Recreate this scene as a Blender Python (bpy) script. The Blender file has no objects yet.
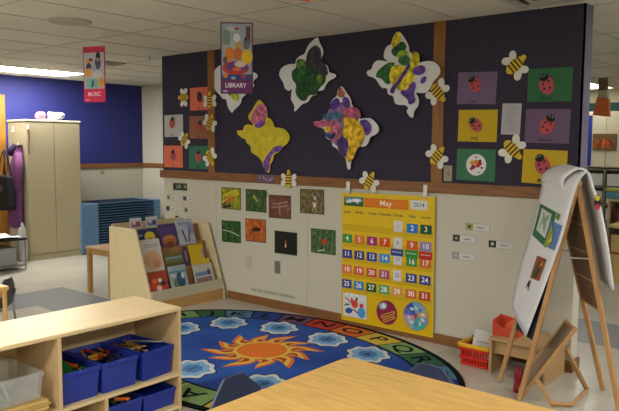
import bpy, bmesh, math, random
from mathutils import Vector, Matrix
random.seed(7)
R=math.radians; PI=math.pi
S=bpy.context.scene; COL=S.collection

# ------------------------------------------------------------ camera
cam=bpy.data.objects.new('camera',bpy.data.cameras.new('camera')); COL.objects.link(cam); S.camera=cam
_y,_p,_r=R(40.28),R(5.05),R(.38)
_f=Vector((-math.sin(_y)*math.cos(_p),math.cos(_y)*math.cos(_p),-math.sin(_p)))
_a=Vector((math.cos(_y),math.sin(_y),0)); _u=_a.cross(_f)
_x=_a*math.cos(_r)+_u*math.sin(_r); _z=_u*math.cos(_r)-_a*math.sin(_r)
M=Matrix((_x,_z,-_f)).transposed().to_4x4(); M.translation=Vector((0,-4.58,1.52)); cam.matrix_world=M
cam.data.sensor_width=36; cam.data.lens=36*682/619; cam.data.clip_start=.05
# ------------------------------------------------------------ world, exposure
W=bpy.data.worlds.new('world'); S.world=W; W.use_nodes=True
W.node_tree.nodes['Background'].inputs[0].default_value=(.9,.95,1,1); W.node_tree.nodes['Background'].inputs[1].default_value=.05
S.view_settings.view_transform='Standard'; S.view_settings.look='None'; S.view_settings.gamma=1; S.view_settings.use_curve_mapping=False
S.view_settings.exposure=.68
LAMP=1.0                                   # master strength of the ceiling fixtures
LCOL=(1,.975,.92)
# (x, y, watts, lit strength of the lens) of the recessed ceiling fixtures
FIXTURES=[(-8.4,-.18,42,9),(-4.5,-4.3,60,9),(-1.6,-5.6,40,9),(1.1,-3.0,34,9),(-5.7,-7,30,9),(1.1,-6.6,30,9),
          (1.0,.2,24,9),(.8,3.0,14,2),(-3.62,6.0,2,2),(-.6,5.2,7,2),(-4.2,3.6,3,2)]

# ------------------------------------------------------------ materials
def lin(c): return tuple((x/12.92 if x<=.04045 else ((x+.055)/1.055)**2.4) for x in c)
def hexc(h): h=h.lstrip('#'); return lin([int(h[i:i+2],16)/255 for i in (0,2,4)])
MC={}
def mat(name,col,rough=.6,metal=0,noise=0,scale=8,spec=.3,alpha=1,trans=0,emis=0,bump=0,stretch=(1,1,1)):
    if name in MC: return MC[name]
    m=bpy.data.materials.new(name); m.use_nodes=True; nt=m.node_tree; b=nt.nodes['Principled BSDF']
    c=hexc(col) if isinstance(col,str) else col
    b.inputs['Base Color'].default_value=(*c,1); b.inputs['Roughness'].default_value=rough; b.inputs['Metallic'].default_value=metal
    b.inputs['Specular IOR Level'].default_value=spec
    if trans: b.inputs['Transmission Weight'].default_value=trans; b.inputs['IOR'].default_value=1.1
    if alpha<1: b.inputs['Alpha'].default_value=alpha
    if emis: b.inputs['Emission Color'].default_value=(*LCOL,1); b.inputs['Emission Strength'].default_value=emis
    if noise or bump:
        tc=nt.nodes.new('ShaderNodeTexCoord'); mp=nt.nodes.new('ShaderNodeMapping'); n=nt.nodes.new('ShaderNodeTexNoise')
        nt.links.new(tc.outputs['Object'],mp.inputs[0]); nt.links.new(mp.outputs[0],n.inputs['Vector']); mp.inputs['Scale'].default_value=stretch
        n.inputs['Scale'].default_value=scale; n.inputs['Detail'].default_value=4
        if noise:
            r=nt.nodes.new('ShaderNodeValToRGB'); nt.links.new(n.outputs['Fac'],r.inputs[0])
            r.color_ramp.elements[0].position=.3; r.color_ramp.elements[1].position=.7
            r.color_ramp.elements[0].color=(*[x*(1-noise) for x in c],1); r.color_ramp.elements[1].color=(*[min(1,x*(1+noise)) for x in c],1)
            nt.links.new(r.outputs[0],b.inputs['Base Color'])
        if bump:
            bp=nt.nodes.new('ShaderNodeBump'); bp.inputs['Strength'].default_value=bump; nt.links.new(n.outputs['Fac'],bp.inputs['Height']); nt.links.new(bp.outputs[0],b.inputs['Normal'])
    MC[name]=m; return m
def mottled(name,cols,scale=30,rough=.5,stretch=(1,1,1)):
    if name in MC: return MC[name]
    m=mat(name,cols[0],rough); nt=m.node_tree; b=nt.nodes['Principled BSDF']
    tc=nt.nodes.new('ShaderNodeTexCoord'); mp=nt.nodes.new('ShaderNodeMapping'); n=nt.nodes.new('ShaderNodeTexNoise'); r=nt.nodes.new('ShaderNodeValToRGB')
    mp.inputs['Scale'].default_value=stretch; n.inputs['Scale'].default_value=scale; n.inputs['Detail'].default_value=3
    nt.links.new(tc.outputs['Object'],mp.inputs[0]); nt.links.new(mp.outputs[0],n.inputs['Vector']); nt.links.new(n.outputs['Fac'],r.inputs[0]); nt.links.new(r.outputs[0],b.inputs['Base Color'])
    e=r.color_ramp.elements; k=len(cols)
    for i,c in enumerate(cols):
        p=.32+.36*i/(k-1)
        q=e[0] if i==0 else (e[1] if i==k-1 else e.new(p)); q.position=p if i not in (0,) else .32; q.color=(*hexc(c),1)
    return m
def C(h,rough=.65): return mat('paint_'+h,h,rough)
wood_trim=mat('oak_trim','#7a5230',.45,noise=.22,scale=5,stretch=(1,12,12))
wood_trim_v=mat('oak_trim_upright','#85592c',.45,noise=.22,scale=5,stretch=(12,12,1))
maple=mat('maple','#dac296',.38,noise=.07,scale=4,stretch=(14,1,14))
maple_end=mat('maple_end','#cdb084',.4,noise=.08,scale=4,stretch=(14,14,1))
veneer=mat('brown_veneer','#946c44',.5,noise=.12,scale=5,stretch=(10,1,10))
table_top=mat('oak_laminate','#cfa864',.34,noise=.14,scale=3.2,stretch=(2.2,16,3),spec=.35)
cream=mat('cream_wall','#bbb7a8',.55,noise=.02,scale=2)
fabric=mat('aubergine_fabric','#383443',.9,bump=.15,noise=.08,scale=60,spec=.1)
fabric_end=mat('grey_purple_end','#6f6a80',.7)
blue=mat('blue_wall_paint','#262a69',.6,noise=.03,scale=2)
navy=mat('navy_plastic','#262f4a',.4,spec=.45)
steel=mat('steel','#9b9b9b',.35,metal=1)
white=C('#d9d8d2'); black=C('#16161a'); yellow=C('#dcbc1e')
easelw=mat('easel_wood','#a98254',.5,noise=.12,scale=6,stretch=(8,8,1))
traym=mat('blue_tray_plastic','#1b3294',.38,spec=.5)
paper=mat('white_paper','#d2d2d6',.7)

# ------------------------------------------------------------ mesh builder
class MB:
    def __init__(s): s.v=[]; s.f=[]; s.mi=[]; s.m=[]
    def add(s,vs,fs,m,X=None):
        o=len(s.v)
        for v in vs:
            v=Vector(v); s.v.append(X@v if X else v)
        if m not in s.m: s.m.append(m)
        k=s.m.index(m)
        for f in fs: s.f.append([o+i for i in f]); s.mi.append(k)
        return s
    def box(s,x0,x1,y0,y1,z0,z1,m,X=None):
        return s.add([(x0,y0,z0),(x1,y0,z0),(x1,y1,z0),(x0,y1,z0),(x0,y0,z1),(x1,y0,z1),(x1,y1,z1),(x0,y1,z1)],
            [(0,3,2,1),(4,5,6,7),(0,1,5,4),(1,2,6,5),(2,3,7,6),(3,0,4,7)],m,X)
    def prism(s,P,z0,z1,m,X=None):
        a=sum(P[i][0]*P[(i+1)%len(P)][1]-P[(i+1)%len(P)][0]*P[i][1] for i in range(len(P)))
        if a<0: P=P[::-1]
        n=len(P)
        return s.add([(x,y,z0) for x,y in P]+[(x,y,z1) for x,y in P],[list(range(n))[::-1],list(range(n,2*n))]+[(i,(i+1)%n,n+(i+1)%n,n+i) for i in range(n)],m,X)
    def flat(s,P,z,m,X=None): return s.prism(P,z-.0004,z,m,X)
    def rect(s,cx,cy,w,h,z,m,a=0,X=None):
        c,q=math.cos(a),math.sin(a)
        return s.flat([(cx+c*x-q*y,cy+q*x+c*y) for x,y in ((-w/2,-h/2),(w/2,-h/2),(w/2,h/2),(-w/2,h/2))],z,m,X)
    def ell(s,cx,cy,a,b,z,m,t=0,n=20,X=None): return s.flat(ellp(cx,cy,a,b,t,n),z,m,X)
    def tube(s,P,r,m,n=8,sq=False,X=None):
        P=[Vector(p) for p in P]; o=[]; rr=r if isinstance(r,(list,tuple)) else [r]*len(P)
        up=None; rings=[]
        for i,p in enumerate(P):
            d=((P[min(i+1,len(P)-1)]-p).normalized()+(p-P[max(i-1,0)]).normalized()).normalized()
            if up is None:
                up=Vector((0,0,1)) if abs(d.z)<.9 else Vector((1,0,0))
            a=d.cross(up).normalized(); up=a.cross(d).normalized()
            k=4 if sq else n
            rings.append([p+(a*math.cos(2*PI*(j+(.5 if sq else 0))/k)+up*math.sin(2*PI*(j+(.5 if sq else 0))/k))*rr[i]*(1.414 if sq else 1) for j in range(k)])
        k=len(rings[0]); vs=[v for g in rings for v in g]; fs=[]
        for i in range(len(P)-1):
            for j in range(k): fs.append((i*k+j,i*k+(j+1)%k,(i+1)*k+(j+1)%k,(i+1)*k+j))
        fs+=[list(range(k))[::-1],[(len(P)-1)*k+j for j in range(k)]]
        return s.add(vs,fs,m,X)
    def grid(s,rows,m,th=.002,X=None):       # rows of points, made a thin solid sheet
        rows=[[Vector(p) for p in r] for r in rows]; a,b=len(rows),len(rows[0]); vs=[];N=[]
        for i in range(a):
            for j in range(b):
                du=rows[min(i+1,a-1)][j]-rows[max(i-1,0)][j]; dv=rows[i][min(j+1,b-1)]-rows[i][max(j-1,0)]
                n=du.cross(dv).normalized()*th/2; vs.append(rows[i][j]+n); N.append(rows[i][j]-n)
        o=a*b; fs=[]
        for i in range(a-1):
            for j in range(b-1):
                q=(i*b+j,i*b+j+1,(i+1)*b+j+1,(i+1)*b+j); fs.append(q); fs.append([o+x for x in q[::-1]])
        rim=[(i*b) for i in range(a)]+[(a-1)*b+j for j in range(1,b)]+[i*b+b-1 for i in range(a-2,-1,-1)]+[j for j in range(b-2,0,-1)]
        for i in range(len(rim)):
            p,q=rim[i],rim[(i+1)%len(rim)]; fs.append((p,q,o+q,o+p))
        return s.add(vs+N,fs,m,X)
    def lathe(s,prof,m,n=16,X=None):
        vs=[(r*math.cos(2*PI*j/n),r*math.sin(2*PI*j/n),z) for r,z in prof for j in range(n)]
        fs=[(i*n+j,i*n+(j+1)%n,(i+1)*n+(j+1)%n,(i+1)*n+j) for i in range(len(prof)-1) for j in range(n)]
        fs+=[list(range(n))[::-1],[(len(prof)-1)*n+j for j in range(n)]]
        return s.add(vs,fs,m,X)
    def text(s,t,size,m,x=0,y=0,z=0,a=0,sx=1,X=None):
        vs,fs=textgeo(t)
        T=Matrix.Translation((x,y,z))@Matrix.Rotation(a,4,'Z')@Matrix.Diagonal((size*sx,size,1,1))
        return s.add(vs,fs,m,(X@T) if X else T)
    def build(s,name,parent=None,loc=(0,0,0),rot=(0,0,0),bevel=0,smooth=False):
        me=bpy.data.meshes.new(name); me.from_pydata([tuple(v) for v in s.v],[],s.f)
        for m in s.m: me.materials.append(m)
        me.polygons.foreach_set('material_index',s.mi)
        if smooth: me.polygons.foreach_set('use_smooth',[True]*len(s.f))
        me.update(); o=bpy.data.objects.new(name,me); COL.objects.link(o); o.location=loc; o.rotation_euler=rot
        if parent: o.parent=parent
        if bevel:
            b=o.modifiers.new('bevel','BEVEL'); b.width=bevel; b.segments=2; b.limit_method='ANGLE'
        return o
def ellp(cx,cy,a,b,t=0,n=20):
    c,q=math.cos(t),math.sin(t)
    return [(cx+c*a*math.cos(2*PI*i/n)-q*b*math.sin(2*PI*i/n),cy+q*a*math.cos(2*PI*i/n)+c*b*math.sin(2*PI*i/n)) for i in range(n)]
TG={}
def textgeo(t):
    if t in TG: return TG[t]
    c=bpy.data.curves.new('t','FONT'); c.body=t; c.align_x='CENTER'; c.align_y='CENTER'; c.resolution_u=3; c.offset=.014
    o=bpy.data.objects.new('t',c); COL.objects.link(o); bpy.context.view_layer.update()
    me=bpy.data.meshes.new_from_object(o.evaluated_get(bpy.context.evaluated_depsgraph_get()))
    r=([tuple(v.co) for v in me.vertices],[list(p.vertices) for p in me.polygons])
    bpy.data.objects.remove(o); bpy.data.curves.remove(c); bpy.data.meshes.remove(me); TG[t]=r; return r
def tag(o,label=None,cat=None,group=None,kind=None):
    if label: o['label']=label
    if cat: o['category']=cat
    if group: o['group']=group
    if kind: o['kind']=kind
    return o
def empty(name,loc=(0,0,0),rot=(0,0,0)):
    o=bpy.data.objects.new(name,None); o.empty_display_size=.05; COL.objects.link(o); o.location=loc; o.rotation_euler=rot; return o
def copy_tree(o,parent=None):
    c=o.copy(); COL.objects.link(c)
    if parent: c.parent=parent
    for ch in list(o.children): copy_tree(ch,c)
    return c
def struct(o): o['kind']='structure'; return o
def sbox(name,x0,x1,y0,y1,z0,z1,m,bevel=0): return struct(MB().box(x0,x1,y0,y1,z0,z1,m).build(name,bevel=bevel))
def onwall(X,Z,d=.001,a=0): return dict(loc=(X,-d,Z),rot=(PI/2,-R(a),0))   # local x right, y up, z out of the bulletin wall

# ============================================================ THE ROOM
H=2.444
def tilemat():
    m=mat('floor_tile','#b4ae9f',.22,spec=.5); nt=m.node_tree; b=nt.nodes['Principled BSDF']
    tc=nt.nodes.new('ShaderNodeTexCoord'); br=nt.nodes.new('ShaderNodeTexBrick'); nt.links.new(tc.outputs['Object'],br.inputs[0])
    br.offset=0; br.inputs['Scale'].default_value=1; br.inputs['Brick Width'].default_value=.305; br.inputs['Row Height'].default_value=.305; br.inputs['Mortar Size'].default_value=.0012
    br.inputs['Color1'].default_value=(*hexc('#b7b1a1'),1); br.inputs['Color2'].default_value=(*hexc('#afa999'),1); br.inputs['Mortar'].default_value=(*hexc('#9c9689'),1)
    n=nt.nodes.new('ShaderNodeTexNoise'); n.inputs['Scale'].default_value=55; n.inputs['Detail'].default_value=3; nt.links.new(tc.outputs['Object'],n.inputs[0])
    mx=nt.nodes.new('ShaderNodeMix'); mx.data_type='RGBA'; mx.blend_type='OVERLAY'; mx.inputs[0].default_value=.25
    nt.links.new(br.outputs['Color'],mx.inputs[6]); nt.links.new(n.outputs['Color'],mx.inputs[7])
    hs=nt.nodes.new('ShaderNodeHueSaturation'); hs.inputs['Saturation'].default_value=.8; nt.links.new(mx.outputs[2],hs.inputs['Color']); nt.links.new(hs.outputs[0],b.inputs['Base Color'])
    return m
greyt=mat('grey_tile','#84888d',.25,spec=.5,noise=.05,scale=40)
f=MB().box(-9.3,3.6,-8.1,7.1,-.1,0,tilemat())
for x0,x1,y0,y1 in ((-6.63,-6.02,-8.0,-.82),(-6.02,2.5,-1.43,-.82),(-3.5,2.5,.78,1.52)): f.box(x0,x1,y0,y1,.0002,.0008,greyt)
struct(f.build('floor'))
ceilm=mat('ceiling_tile','#c4c1b5',.85,noise=.05,scale=1.3)
struct(MB().box(-9.3,3.6,-8.1,7.1,H,H+.1,ceilm).build('ceiling'))
bar=mat('ceiling_grid','#aeaaa0',.6)
g=MB()
x=-9.16
while x<3.5: g.box(x-.006,x+.006,-8,7,H-.004,H+.01,bar); x+=.61
y=-1.13-1.22*5
while y<7: g.box(-9.2,3.5,y-.007,y+.007,H-.0045,H+.01,bar); y+=1.22
struct(g.build('trim_1'))
sbox('wall_left',-9.3,-9.2,-8.1,2.2,1.15,H,blue); sbox('wall_left_lower',-9.3,-9.2,-8.1,2.2,0,1.15,cream)['kind']='structure'
sbox('wall_back',-9.3,-5.4,2.1,2.2,0,H,cream)
sbox('wall_inner',-5.5,-5.4,2.2,7.1,0,H,cream)
sbox('wall_far',-5.5,3.6,7.0,7.1,0,H,mat('far_wall','#cfc6ac',.6))
sbox('wall_right',3.5,3.6,-8.1,7.1,0,H,cream); sbox('wall_front',-9.3,3.6,-8.1,-8.0,0,H,cream)
# the bulletin wall in the middle of the room
sbox('wall_middle',-5.93,-1.56,0,.12,0,H,cream)
sbox('wall_middle_end',-1.56,-1.548,-.012,.13,1.24,H,fabric_end)
for i,(a,b) in enumerate(((-5.93,-5.2),(-5.1,-2.655),(-2.56,-1.548))): sbox('trim_%d'%(i+2),a,b,-.012,0,1.24,H,fabric)
for i,(a,b) in enumerate(((-5.2,-5.1),(-2.655,-2.56))): sbox('trim_%d'%(i+5),a,b,-.02,0,1.24,H,wood_trim_v)
sbox('trim_7',-5.98,-1.548,-.022,0,1.165,1.245,wood_trim,.003)
sbox('trim_8',-9.2,-9.18,-.16,2.1,1.15,1.22,wood_trim,.003); sbox('trim_9',-9.18,-5.4,2.08,2.1,1.15,1.22,wood_trim,.003)
sbox('baseboard_middle',-4.93,-1.54,-.016,0,0,.08,wood_trim,.003)
sbox('baseboard_end',-1.56,-1.54,0,.13,0,.08,wood_trim,.003)
for i,xx in enumerate((-5.107,-3.9)): sbox('trim_%d'%(i+10),xx-.004,xx+.004,-.0006,0,.08,1.165,mat('seam','#a8a294',.6))
sbox('trim_12',-5.4,3.5,6.97,7,2.1,2.235,mat('teal_band','#1c4a44',.6))
# door frame on the blue wall
oak=mat('door_oak','#8f6226',.45,noise=.15,scale=4,stretch=(10,10,1))
d=struct(MB().box(-9.2,-9.15,-.26,-.155,0,2.17,oak).box(-9.2,-9.15,-1.26,-1.16,0,2.17,oak).box(-9.2,-9.15,-1.16,-.26,2.07,2.17,oak).build('door_1',bevel=.004))
struct(MB().box(-9.2,-9.17,-1.16,-.26,0,2.07,oak).build('door_panel',d))

# ceiling fixtures
lensm=mat('lit_lens','#ffffff',.5,emis=9); lens2=mat('far_lens','#ffffff',.5,emis=2.5); framew=mat('fixture_frame','#c9c6bc',.5)
def fixture(i,x,y,w,e,label):
    r=empty('ceiling_light',(x,y,H)); tag(r,label,'light','recessed fluorescent ceiling lights' if i else None)
    MB().box(-.32,.32,-.63,-.61,-.012,0,framew).box(-.32,.32,.61,.63,-.012,0,framew).box(-.32,-.3,-.61,.61,-.012,0,framew).box(.3,.32,-.61,.61,-.012,0,framew).build('frame',r)
    MB().box(-.3,.3,-.61,.61,-.008,-.001,lensm if e>5 else lens2).build('diffuser',r)
    l=bpy.data.lights.new('tube_light','AREA'); l.shape='RECTANGLE'; l.size=.58; l.size_y=1.2; l.energy=w*LAMP; l.color=LCOL
    o=bpy.data.objects.new('tube_light',l); COL.objects.link(o); o.parent=r; o.location=(0,0,-.02)
for i,(x,y,w,e) in enumerate(FIXTURES):
    fixture(i,x,y,w,e,'bright recessed fluorescent ceiling light above the cream cabinet, by the blue wall' if i==0 else
            ('small bright ceiling light glimpsed far behind the end of the bulletin wall' if i==8 else 'recessed fluorescent ceiling light overhead outside the picture'))
def vent(x,y,label,s=.3):
    r=empty('ceiling_vent',(x,y,H)); tag(r,label,'vent'); dk=mat('vent_dark','#1d1c1b',.7)
    MB().box(-s,s,-s,s,-.006,-.002,dk).build('duct_opening',r)
    fr=mat('vent_metal','#a8a59c',.5)
    MB().box(-s,s,-s,-s+.03,-.014,0,fr).box(-s,s,s-.03,s,-.014,0,fr).box(-s,-s+.03,-s,s,-.014,0,fr).box(s-.03,s,-s,s,-.014,0,fr).build('frame',r)
    for k in range(3):
        q=s-.07-k*.08; m=MB()
        for sg in (-1,1):
            m.tube([(-q,sg*q,-.012),(q,sg*q,-.02)],.008,fr,sq=True); m.tube([(sg*q,-q,-.012),(sg*q,q,-.02)],.008,fr,sq=True)
        m.build('louvre',r)
vent(-1.62,-.46,'square slatted air vent in the ceiling above the right end of the bulletin wall')
vent(-6.86,-.03,'small dark square air vent in the ceiling beside the pink banner',.13)
r=tag(MB().lathe([(.15,-.012),(.16,-.004),(.16,0)],mat('speaker_grille','#a09b8e',.7),28).build('ceiling_speaker',loc=(-4.79,-1.74,H)),'round pale ceiling speaker above and left of the pink banner','speaker')
for x,y,l in ((-7.95,-.18,'small sprinkler head hanging over the bright ceiling light'),(-5.97,-.14,'small dark sprinkler head in the ceiling left of the bulletin wall corner')):
    r=empty('sprinkler',(x,y,H)); tag(r,l,'sprinkler','ceiling sprinklers')
    MB().lathe([(.03,-.004),(.03,0)],framew).build('plate',r); MB().lathe([(.018,-.05),(.018,-.046),(.006,-.045),(.008,0)],steel,10).build('nozzle',r)

# ============================================================ BULLETIN WALL
def bfly(name,X,Z,base,blobs,label,tilt=4,bm=paper):
    o=MB().prism([(a/1000,b/1000) for a,b in base],0,.002,bm)
    for k,(c,P) in enumerate(blobs):
        mx,my=sum(p[0] for p in P)/len(P),sum(p[1] for p in P)/len(P); P=[(mx+(a-mx)*1.13,my+(b-my)*1.13) for a,b in P]
        o.flat([(a/1000,b/1000) for a,b in rnd(P)],.0030+.0006*k,mottled('dab_'+c,[shade(c,.6),c,shade(c,1.3)],22))
    tilt*=.6; dd=.015+.37*math.sin(R(tilt)); kk=1-dd/4.58; b=o.build(name,loc=(X*kk,-dd,1.52+(Z-1.52)*kk),rot=(PI/2,0,-R(tilt))); tag(b,label,'butterfly decoration','painted paper butterflies'); return b
def shade(h,k):
    h=h.lstrip('#'); return '#'+''.join('%02x'%max(0,min(255,int(int(h[i:i+2],16)*k))) for i in (0,2,4))
def rnd(P):                                   # soften a polygon
    out=[]; n=len(P)
    for i in range(n):
        a,b=P[i],P[(i+1)%n]; out+=[(a[0]*.75+b[0]*.25,a[1]*.75+b[1]*.25),(a[0]*.25+b[0]*.75,a[1]*.25+b[1]*.75)]
    return out
Gb=[(119,315),(54,284),(2,240),(-25,183),(-83,174),(-132,142),(-132,105),(-201,115),(-300,95),(-341,43),(-327,1),(-284,-42),(-270,-95),(-213,-128),(-172,-99),(-185,-150),(-191,-202),(-143,-253),(-151,-314),(-103,-285),(-48,-242),(19,-234),(58,-180),(123,-174),(123,-137),(200,-141),(225,-90),(263,-58),(325,-42),(342,-24),(312,-3),(257,6),(249,54),(216,81),(185,89),(164,128),(197,175),(178,226),(145,267),(137,300)]
bfly('paper_butterfly',-3.923,2.127,rnd(Gb),[('#1d4a26',[(-105,128),(-37,124),(3,91),(108,83),(147,42),(199,-1),(199,-68),(136,-104),(97,-162),(31,-149),(-8,-204),(-76,-186),(-125,-123),(-103,-72),(-159,-19),(-159,42),(-111,58)]),
 ('#5b7a2c',[(-111,119),(-51,135),(-11,103),(-24,63),(-91,67)]),('#37333c',[(41,208),(106,238),(163,198),(164,119),(223,66),(242,-3),(173,10),(95,66),(3,91),(15,170)]),('#6d7d2a',[(120,-20),(160,0),(190,-50),(140,-80)]),('#24602c',[(-90,60),(-40,90),(0,20),(-60,-60),(-110,-20)])],
 'white paper butterfly with dark green and grey paint in its middle')
Yb=[(-46,337),(-84,310),(-104,240),(-154,232),(-180,166),(-168,132),(-112,106),(-234,133),(-279,109),(-294,60),(-347,53),(-339,15),(-266,-8),(-238,-31),(-197,-92),(-134,-95),(-133,-146),(-74,-158),(-67,-213),(-29,-232),(45,-234),(70,-262),(46,-279),(79,-325),(115,-338),(120,-281),(160,-247),(165,-191),(127,-140),(148,-144),(209,-152),(249,-137),(278,-77),(344,-21),(348,22),(314,62),(263,88),(183,85),(153,78),(152,122),(120,156),(68,160),(60,217),(24,273),(-13,321)]
bfly('paper_butterfly',-2.944,2.073,rnd(Yb),[('#c2b322',[(-46,330),(-9,308),(-29,252),(-60,210),(-97,222),(-94,284)]),('#1f4f28',[(-103,196),(-60,219),(-8,255),(35,219),(25,185),(-27,154),(-70,148)]),
 ('#8aa52c',[(-49,164),(15,189),(68,155),(38,113),(-26,118)]),('#235a2d',[(-189,66),(-123,98),(-68,85),(-100,33),(-121,-11),(-109,-57),(-153,-54),(-187,-12),(-239,-4),(-233,33)]),
 ('#c6b321',[(-90,60),(-15,78),(50,41),(80,110),(89,158),(141,140),(152,87),(123,37),(114,-33),(74,-93),(11,-117),(-43,-87),(-87,-49),(-99,6)]),('#28693a',[(-37,119),(37,149),(80,110),(49,68),(-4,77)]),
 ('#4a2f78',[(39,51),(64,76),(70,49),(9,-36),(-43,-82),(-64,-135),(-101,-121),(-87,-85),(-33,-43)]),('#5b3b92',[(112,37),(173,59),(214,39),(209,5),(175,-11),(134,-8),(107,6)]),('#5b3b92',[(186,-37),(226,-26),(223,-66),(191,-81),(176,-63)]),
 ('#503282',[(0,-125),(64,-119),(88,-76),(125,-69),(130,-113),(110,-148),(139,-202),(77,-230),(65,-182),(12,-153)])],'white paper butterfly painted yellow, green and purple, nearest the right oak strip')
Mb=[(-55,345),(-85,314),(-89,266),(-146,240),(-172,192),(-132,151),(-157,133),(-220,115),(-253,66),(-310,60),(-363,58),(-349,34),(-284,6),(-232,-4),(-212,-43),(-218,-83),(-142,-107),(-141,-153),(-79,-172),(-53,-220),(9,-238),(22,-296),(34,-345),(66,-344),(70,-276),(106,-238),(145,-151),(215,-157),(256,-123),(267,-75),(335,-56),(364,-20),(340,26),(276,75),(218,76),(147,68),(171,115),(135,159),(75,174),(62,240),(14,290),(-24,336)]
bfly('paper_butterfly',-3.497,1.667,rnd(Mb),[('#7d5c86',[(-160,160),(-60,200),(60,160),(140,60),(120,-60),(20,-160),(-90,-130),(-180,-60),(-200,60)]),('#4b2f86',[(-133,238),(-71,246),(-63,179),(-132,151),(-170,182)]),('#53358a',[(-22,254),(38,242),(58,184),(40,147),(-21,187)]),('#9a5b46',[(-60,341),(-23,312),(2,282),(-22,254),(-79,262),(-72,304)]),
 ('#3c5f7c',[(-233,115),(-145,127),(-58,139),(-32,91),(-107,68),(-157,83),(-233,66)]),('#b05a78',[(-363,58),(-253,60),(-196,79),(-194,24),(-271,6),(-336,26)]),('#a8536f',[(-21,147),(75,169),(135,153),(171,105),(147,72),(65,89),(4,93)]),
 ('#a55c74',[(-181,44),(-81,52),(-43,-6),(-55,-93),(-104,-107),(-155,-54)]),('#c79f1e',[(-8,70),(89,60),(161,30),(213,-56),(175,-141),(135,-151),(98,-238),(46,-268),(21,-220),(44,-123),(-18,-64),(6,2)]),
 ('#56378e',[(159,48),(230,62),(280,18),(278,-38),(228,-65),(213,-8)]),('#402b66',[(-79,-113),(-18,-75),(44,-113),(32,-180),(16,-238),(-41,-216),(-66,-161)]),('#2f3f73',[(-220,-34),(-155,-54),(-93,-34),(-117,-93),(-193,-83)]),('#c9a733',[(-232,6),(-169,24),(-155,-28),(-212,-34)])],
 'paper butterfly painted purple, pink, teal and golden yellow with many dabs',6)
Pb=[(-53,339),(-105,290),(-139,240),(-183,211),(-192,170),(-154,138),(-111,97),(-213,119),(-258,88),(-258,57),(-354,58),(-348,26),(-288,-12),(-228,-26),(-213,-68),(-154,-88),(-155,-150),(-111,-164),(-53,-190),(4,-240),(4,-280),(47,-320),(89,-339),(103,-308),(103,-258),(144,-217),(144,-166),(212,-146),(253,-100),(320,-66),(354,-26),(346,13),(292,62),(225,78),(157,79),(143,123),(102,164),(60,169),(66,235),(32,286),(-19,327)]
bfly('paper_butterfly',-4.46,1.599,rnd(Pb),[('#b0637c',[(-67,279),(4,290),(54,255),(46,175),(18,145),(-53,136),(-125,123),(-148,159),(-125,209)]),('#6a3f96',[(-96,117),(26,149),(32,115),(-10,85),(-82,82)]),
 ('#6f4795',[(158,-100),(253,-96),(240,-131),(185,-146),(139,-161),(103,-217),(94,-309),(47,-304),(18,-260),(47,-198),(116,-137)])],'nearly all yellow paper butterfly with a pink top and purple tail',3,mottled('yellow_dab',['#b3a41a','#c8b822','#d0c032'],14))
Lb=[(-314,-28),(-303,-81),(-218,-137),(-180,-178),(-122,-180),(-104,-258),(-66,-298),(-40,-319),(-10,-286),(83,-238),(101,-176),(155,-153),(192,-92),(280,-84),(245,-33),(325,7),(298,38),(245,54),(228,117),(175,170),(103,200),(103,262),(30,319),(-62,301),(-82,214),(-138,168),(-255,137),(-325,77)]
bfly('paper_butterfly',-4.829,2.144,rnd(Lb),[('#1f5a30',[(-122,-90),(-45,-81),(18,-109),(-27,-158),(-83,-143)]),('#a9b02c',[(-64,-139),(3,-101),(64,-174),(46,-204),(-10,-197)]),('#2c6a35',[(-60,60),(20,90),(80,20),(10,-60),(-60,-20)])],
 'white paper butterfly half hidden behind the purple library banner',3)

# construction papers with ladybugs
def bugpaper(X,Z,col,w,h,a,label,name_txt,bx=0,by=.02,ba=0,red='#a8464e',plate=False,s=1.0):
    p=MB().prism([(-w/2,-h/2),(w/2,-h/2),(w/2,h/2),(-w/2,h/2)],0,.001,mat('card_'+col,col,.8))
    if name_txt:
        p.text(name_txt,.034,C('#2a2028'),x=bx-.01,y=-h/2+.022,z=.0014,sx=1.0)
    b=p.build('construction_paper',**onwall(X,Z,.0125,a)); tag(b,label,'artwork','construction paper sheets with ladybugs')
    if plate:
        q=MB().prism(ellp(0,0,.078,.078,0,28),0,.003,paper)
        for (x,y,r,c) in ((-.03,.015,.02,'#c98a1e'),(0,.02,.022,'#c97a1c'),(.03,.01,.018,'#a32a2a'),(-.02,-.015,.02,'#8c2430'),(.015,-.005,.018,'#b8322c'),(-.035,-.03,.014,'#8f2a35'),(.03,.03,.012,'#3a2020'),(0,.055,.008,'#333'),(.045,-.02,.01,'#5a1c1c'),(.025,-.055,.007,'#444')):
            q.ell(x,y,r,r*.8,.0038+.0003*(hash(c)%3),C(c if len(c)==7 else '#333333'),n=9)
        q.build('ladybug_plate',b,(0.005,.0,.0012))
    else:
        t=R(ba); s*=.86
        q=MB().prism(ellp(0,0,.052*s,.068*s,0,20),0,.004,C(red)); q.prism(ellp(0,.055*s,.032*s,.027*s,0,14),.002,.007,black)
        for x,y in ((-.02,.015),(.022,.02),(-.022,-.02),(.018,-.028)): q.ell(x*s,y*s,.009*s,.009*s,.0048,black,n=8)
        q.ell(-.01,.068*s,.006,.006,.0078,C('#7d8c8a'),n=6); q.ell(.01,.068*s,.006,.006,.0078,C('#7d8c8a'),n=6)
        q.build('ladybug_cutout',b,(bx,by,.0012),(0,0,t))
    return b
bugpaper(-2.298,1.938,'#6b5877',.305,.229,-2.2,'mauve sheet with red ladybug, nearest the oak strip in the top row','Lon',-.015,.025,35)
bugpaper(-2.285,1.668,'#b89c22',.305,.229,-1,'yellow sheet with red ladybug, between the mauve sheet and the round plate sheet','Will',-.01,.005,45,s=.95)
bugpaper(-2.29,1.386,'#3b6e52',.305,.229,-1,'green sheet with a white round plate of red and orange pieces',None,plate=True)
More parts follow.
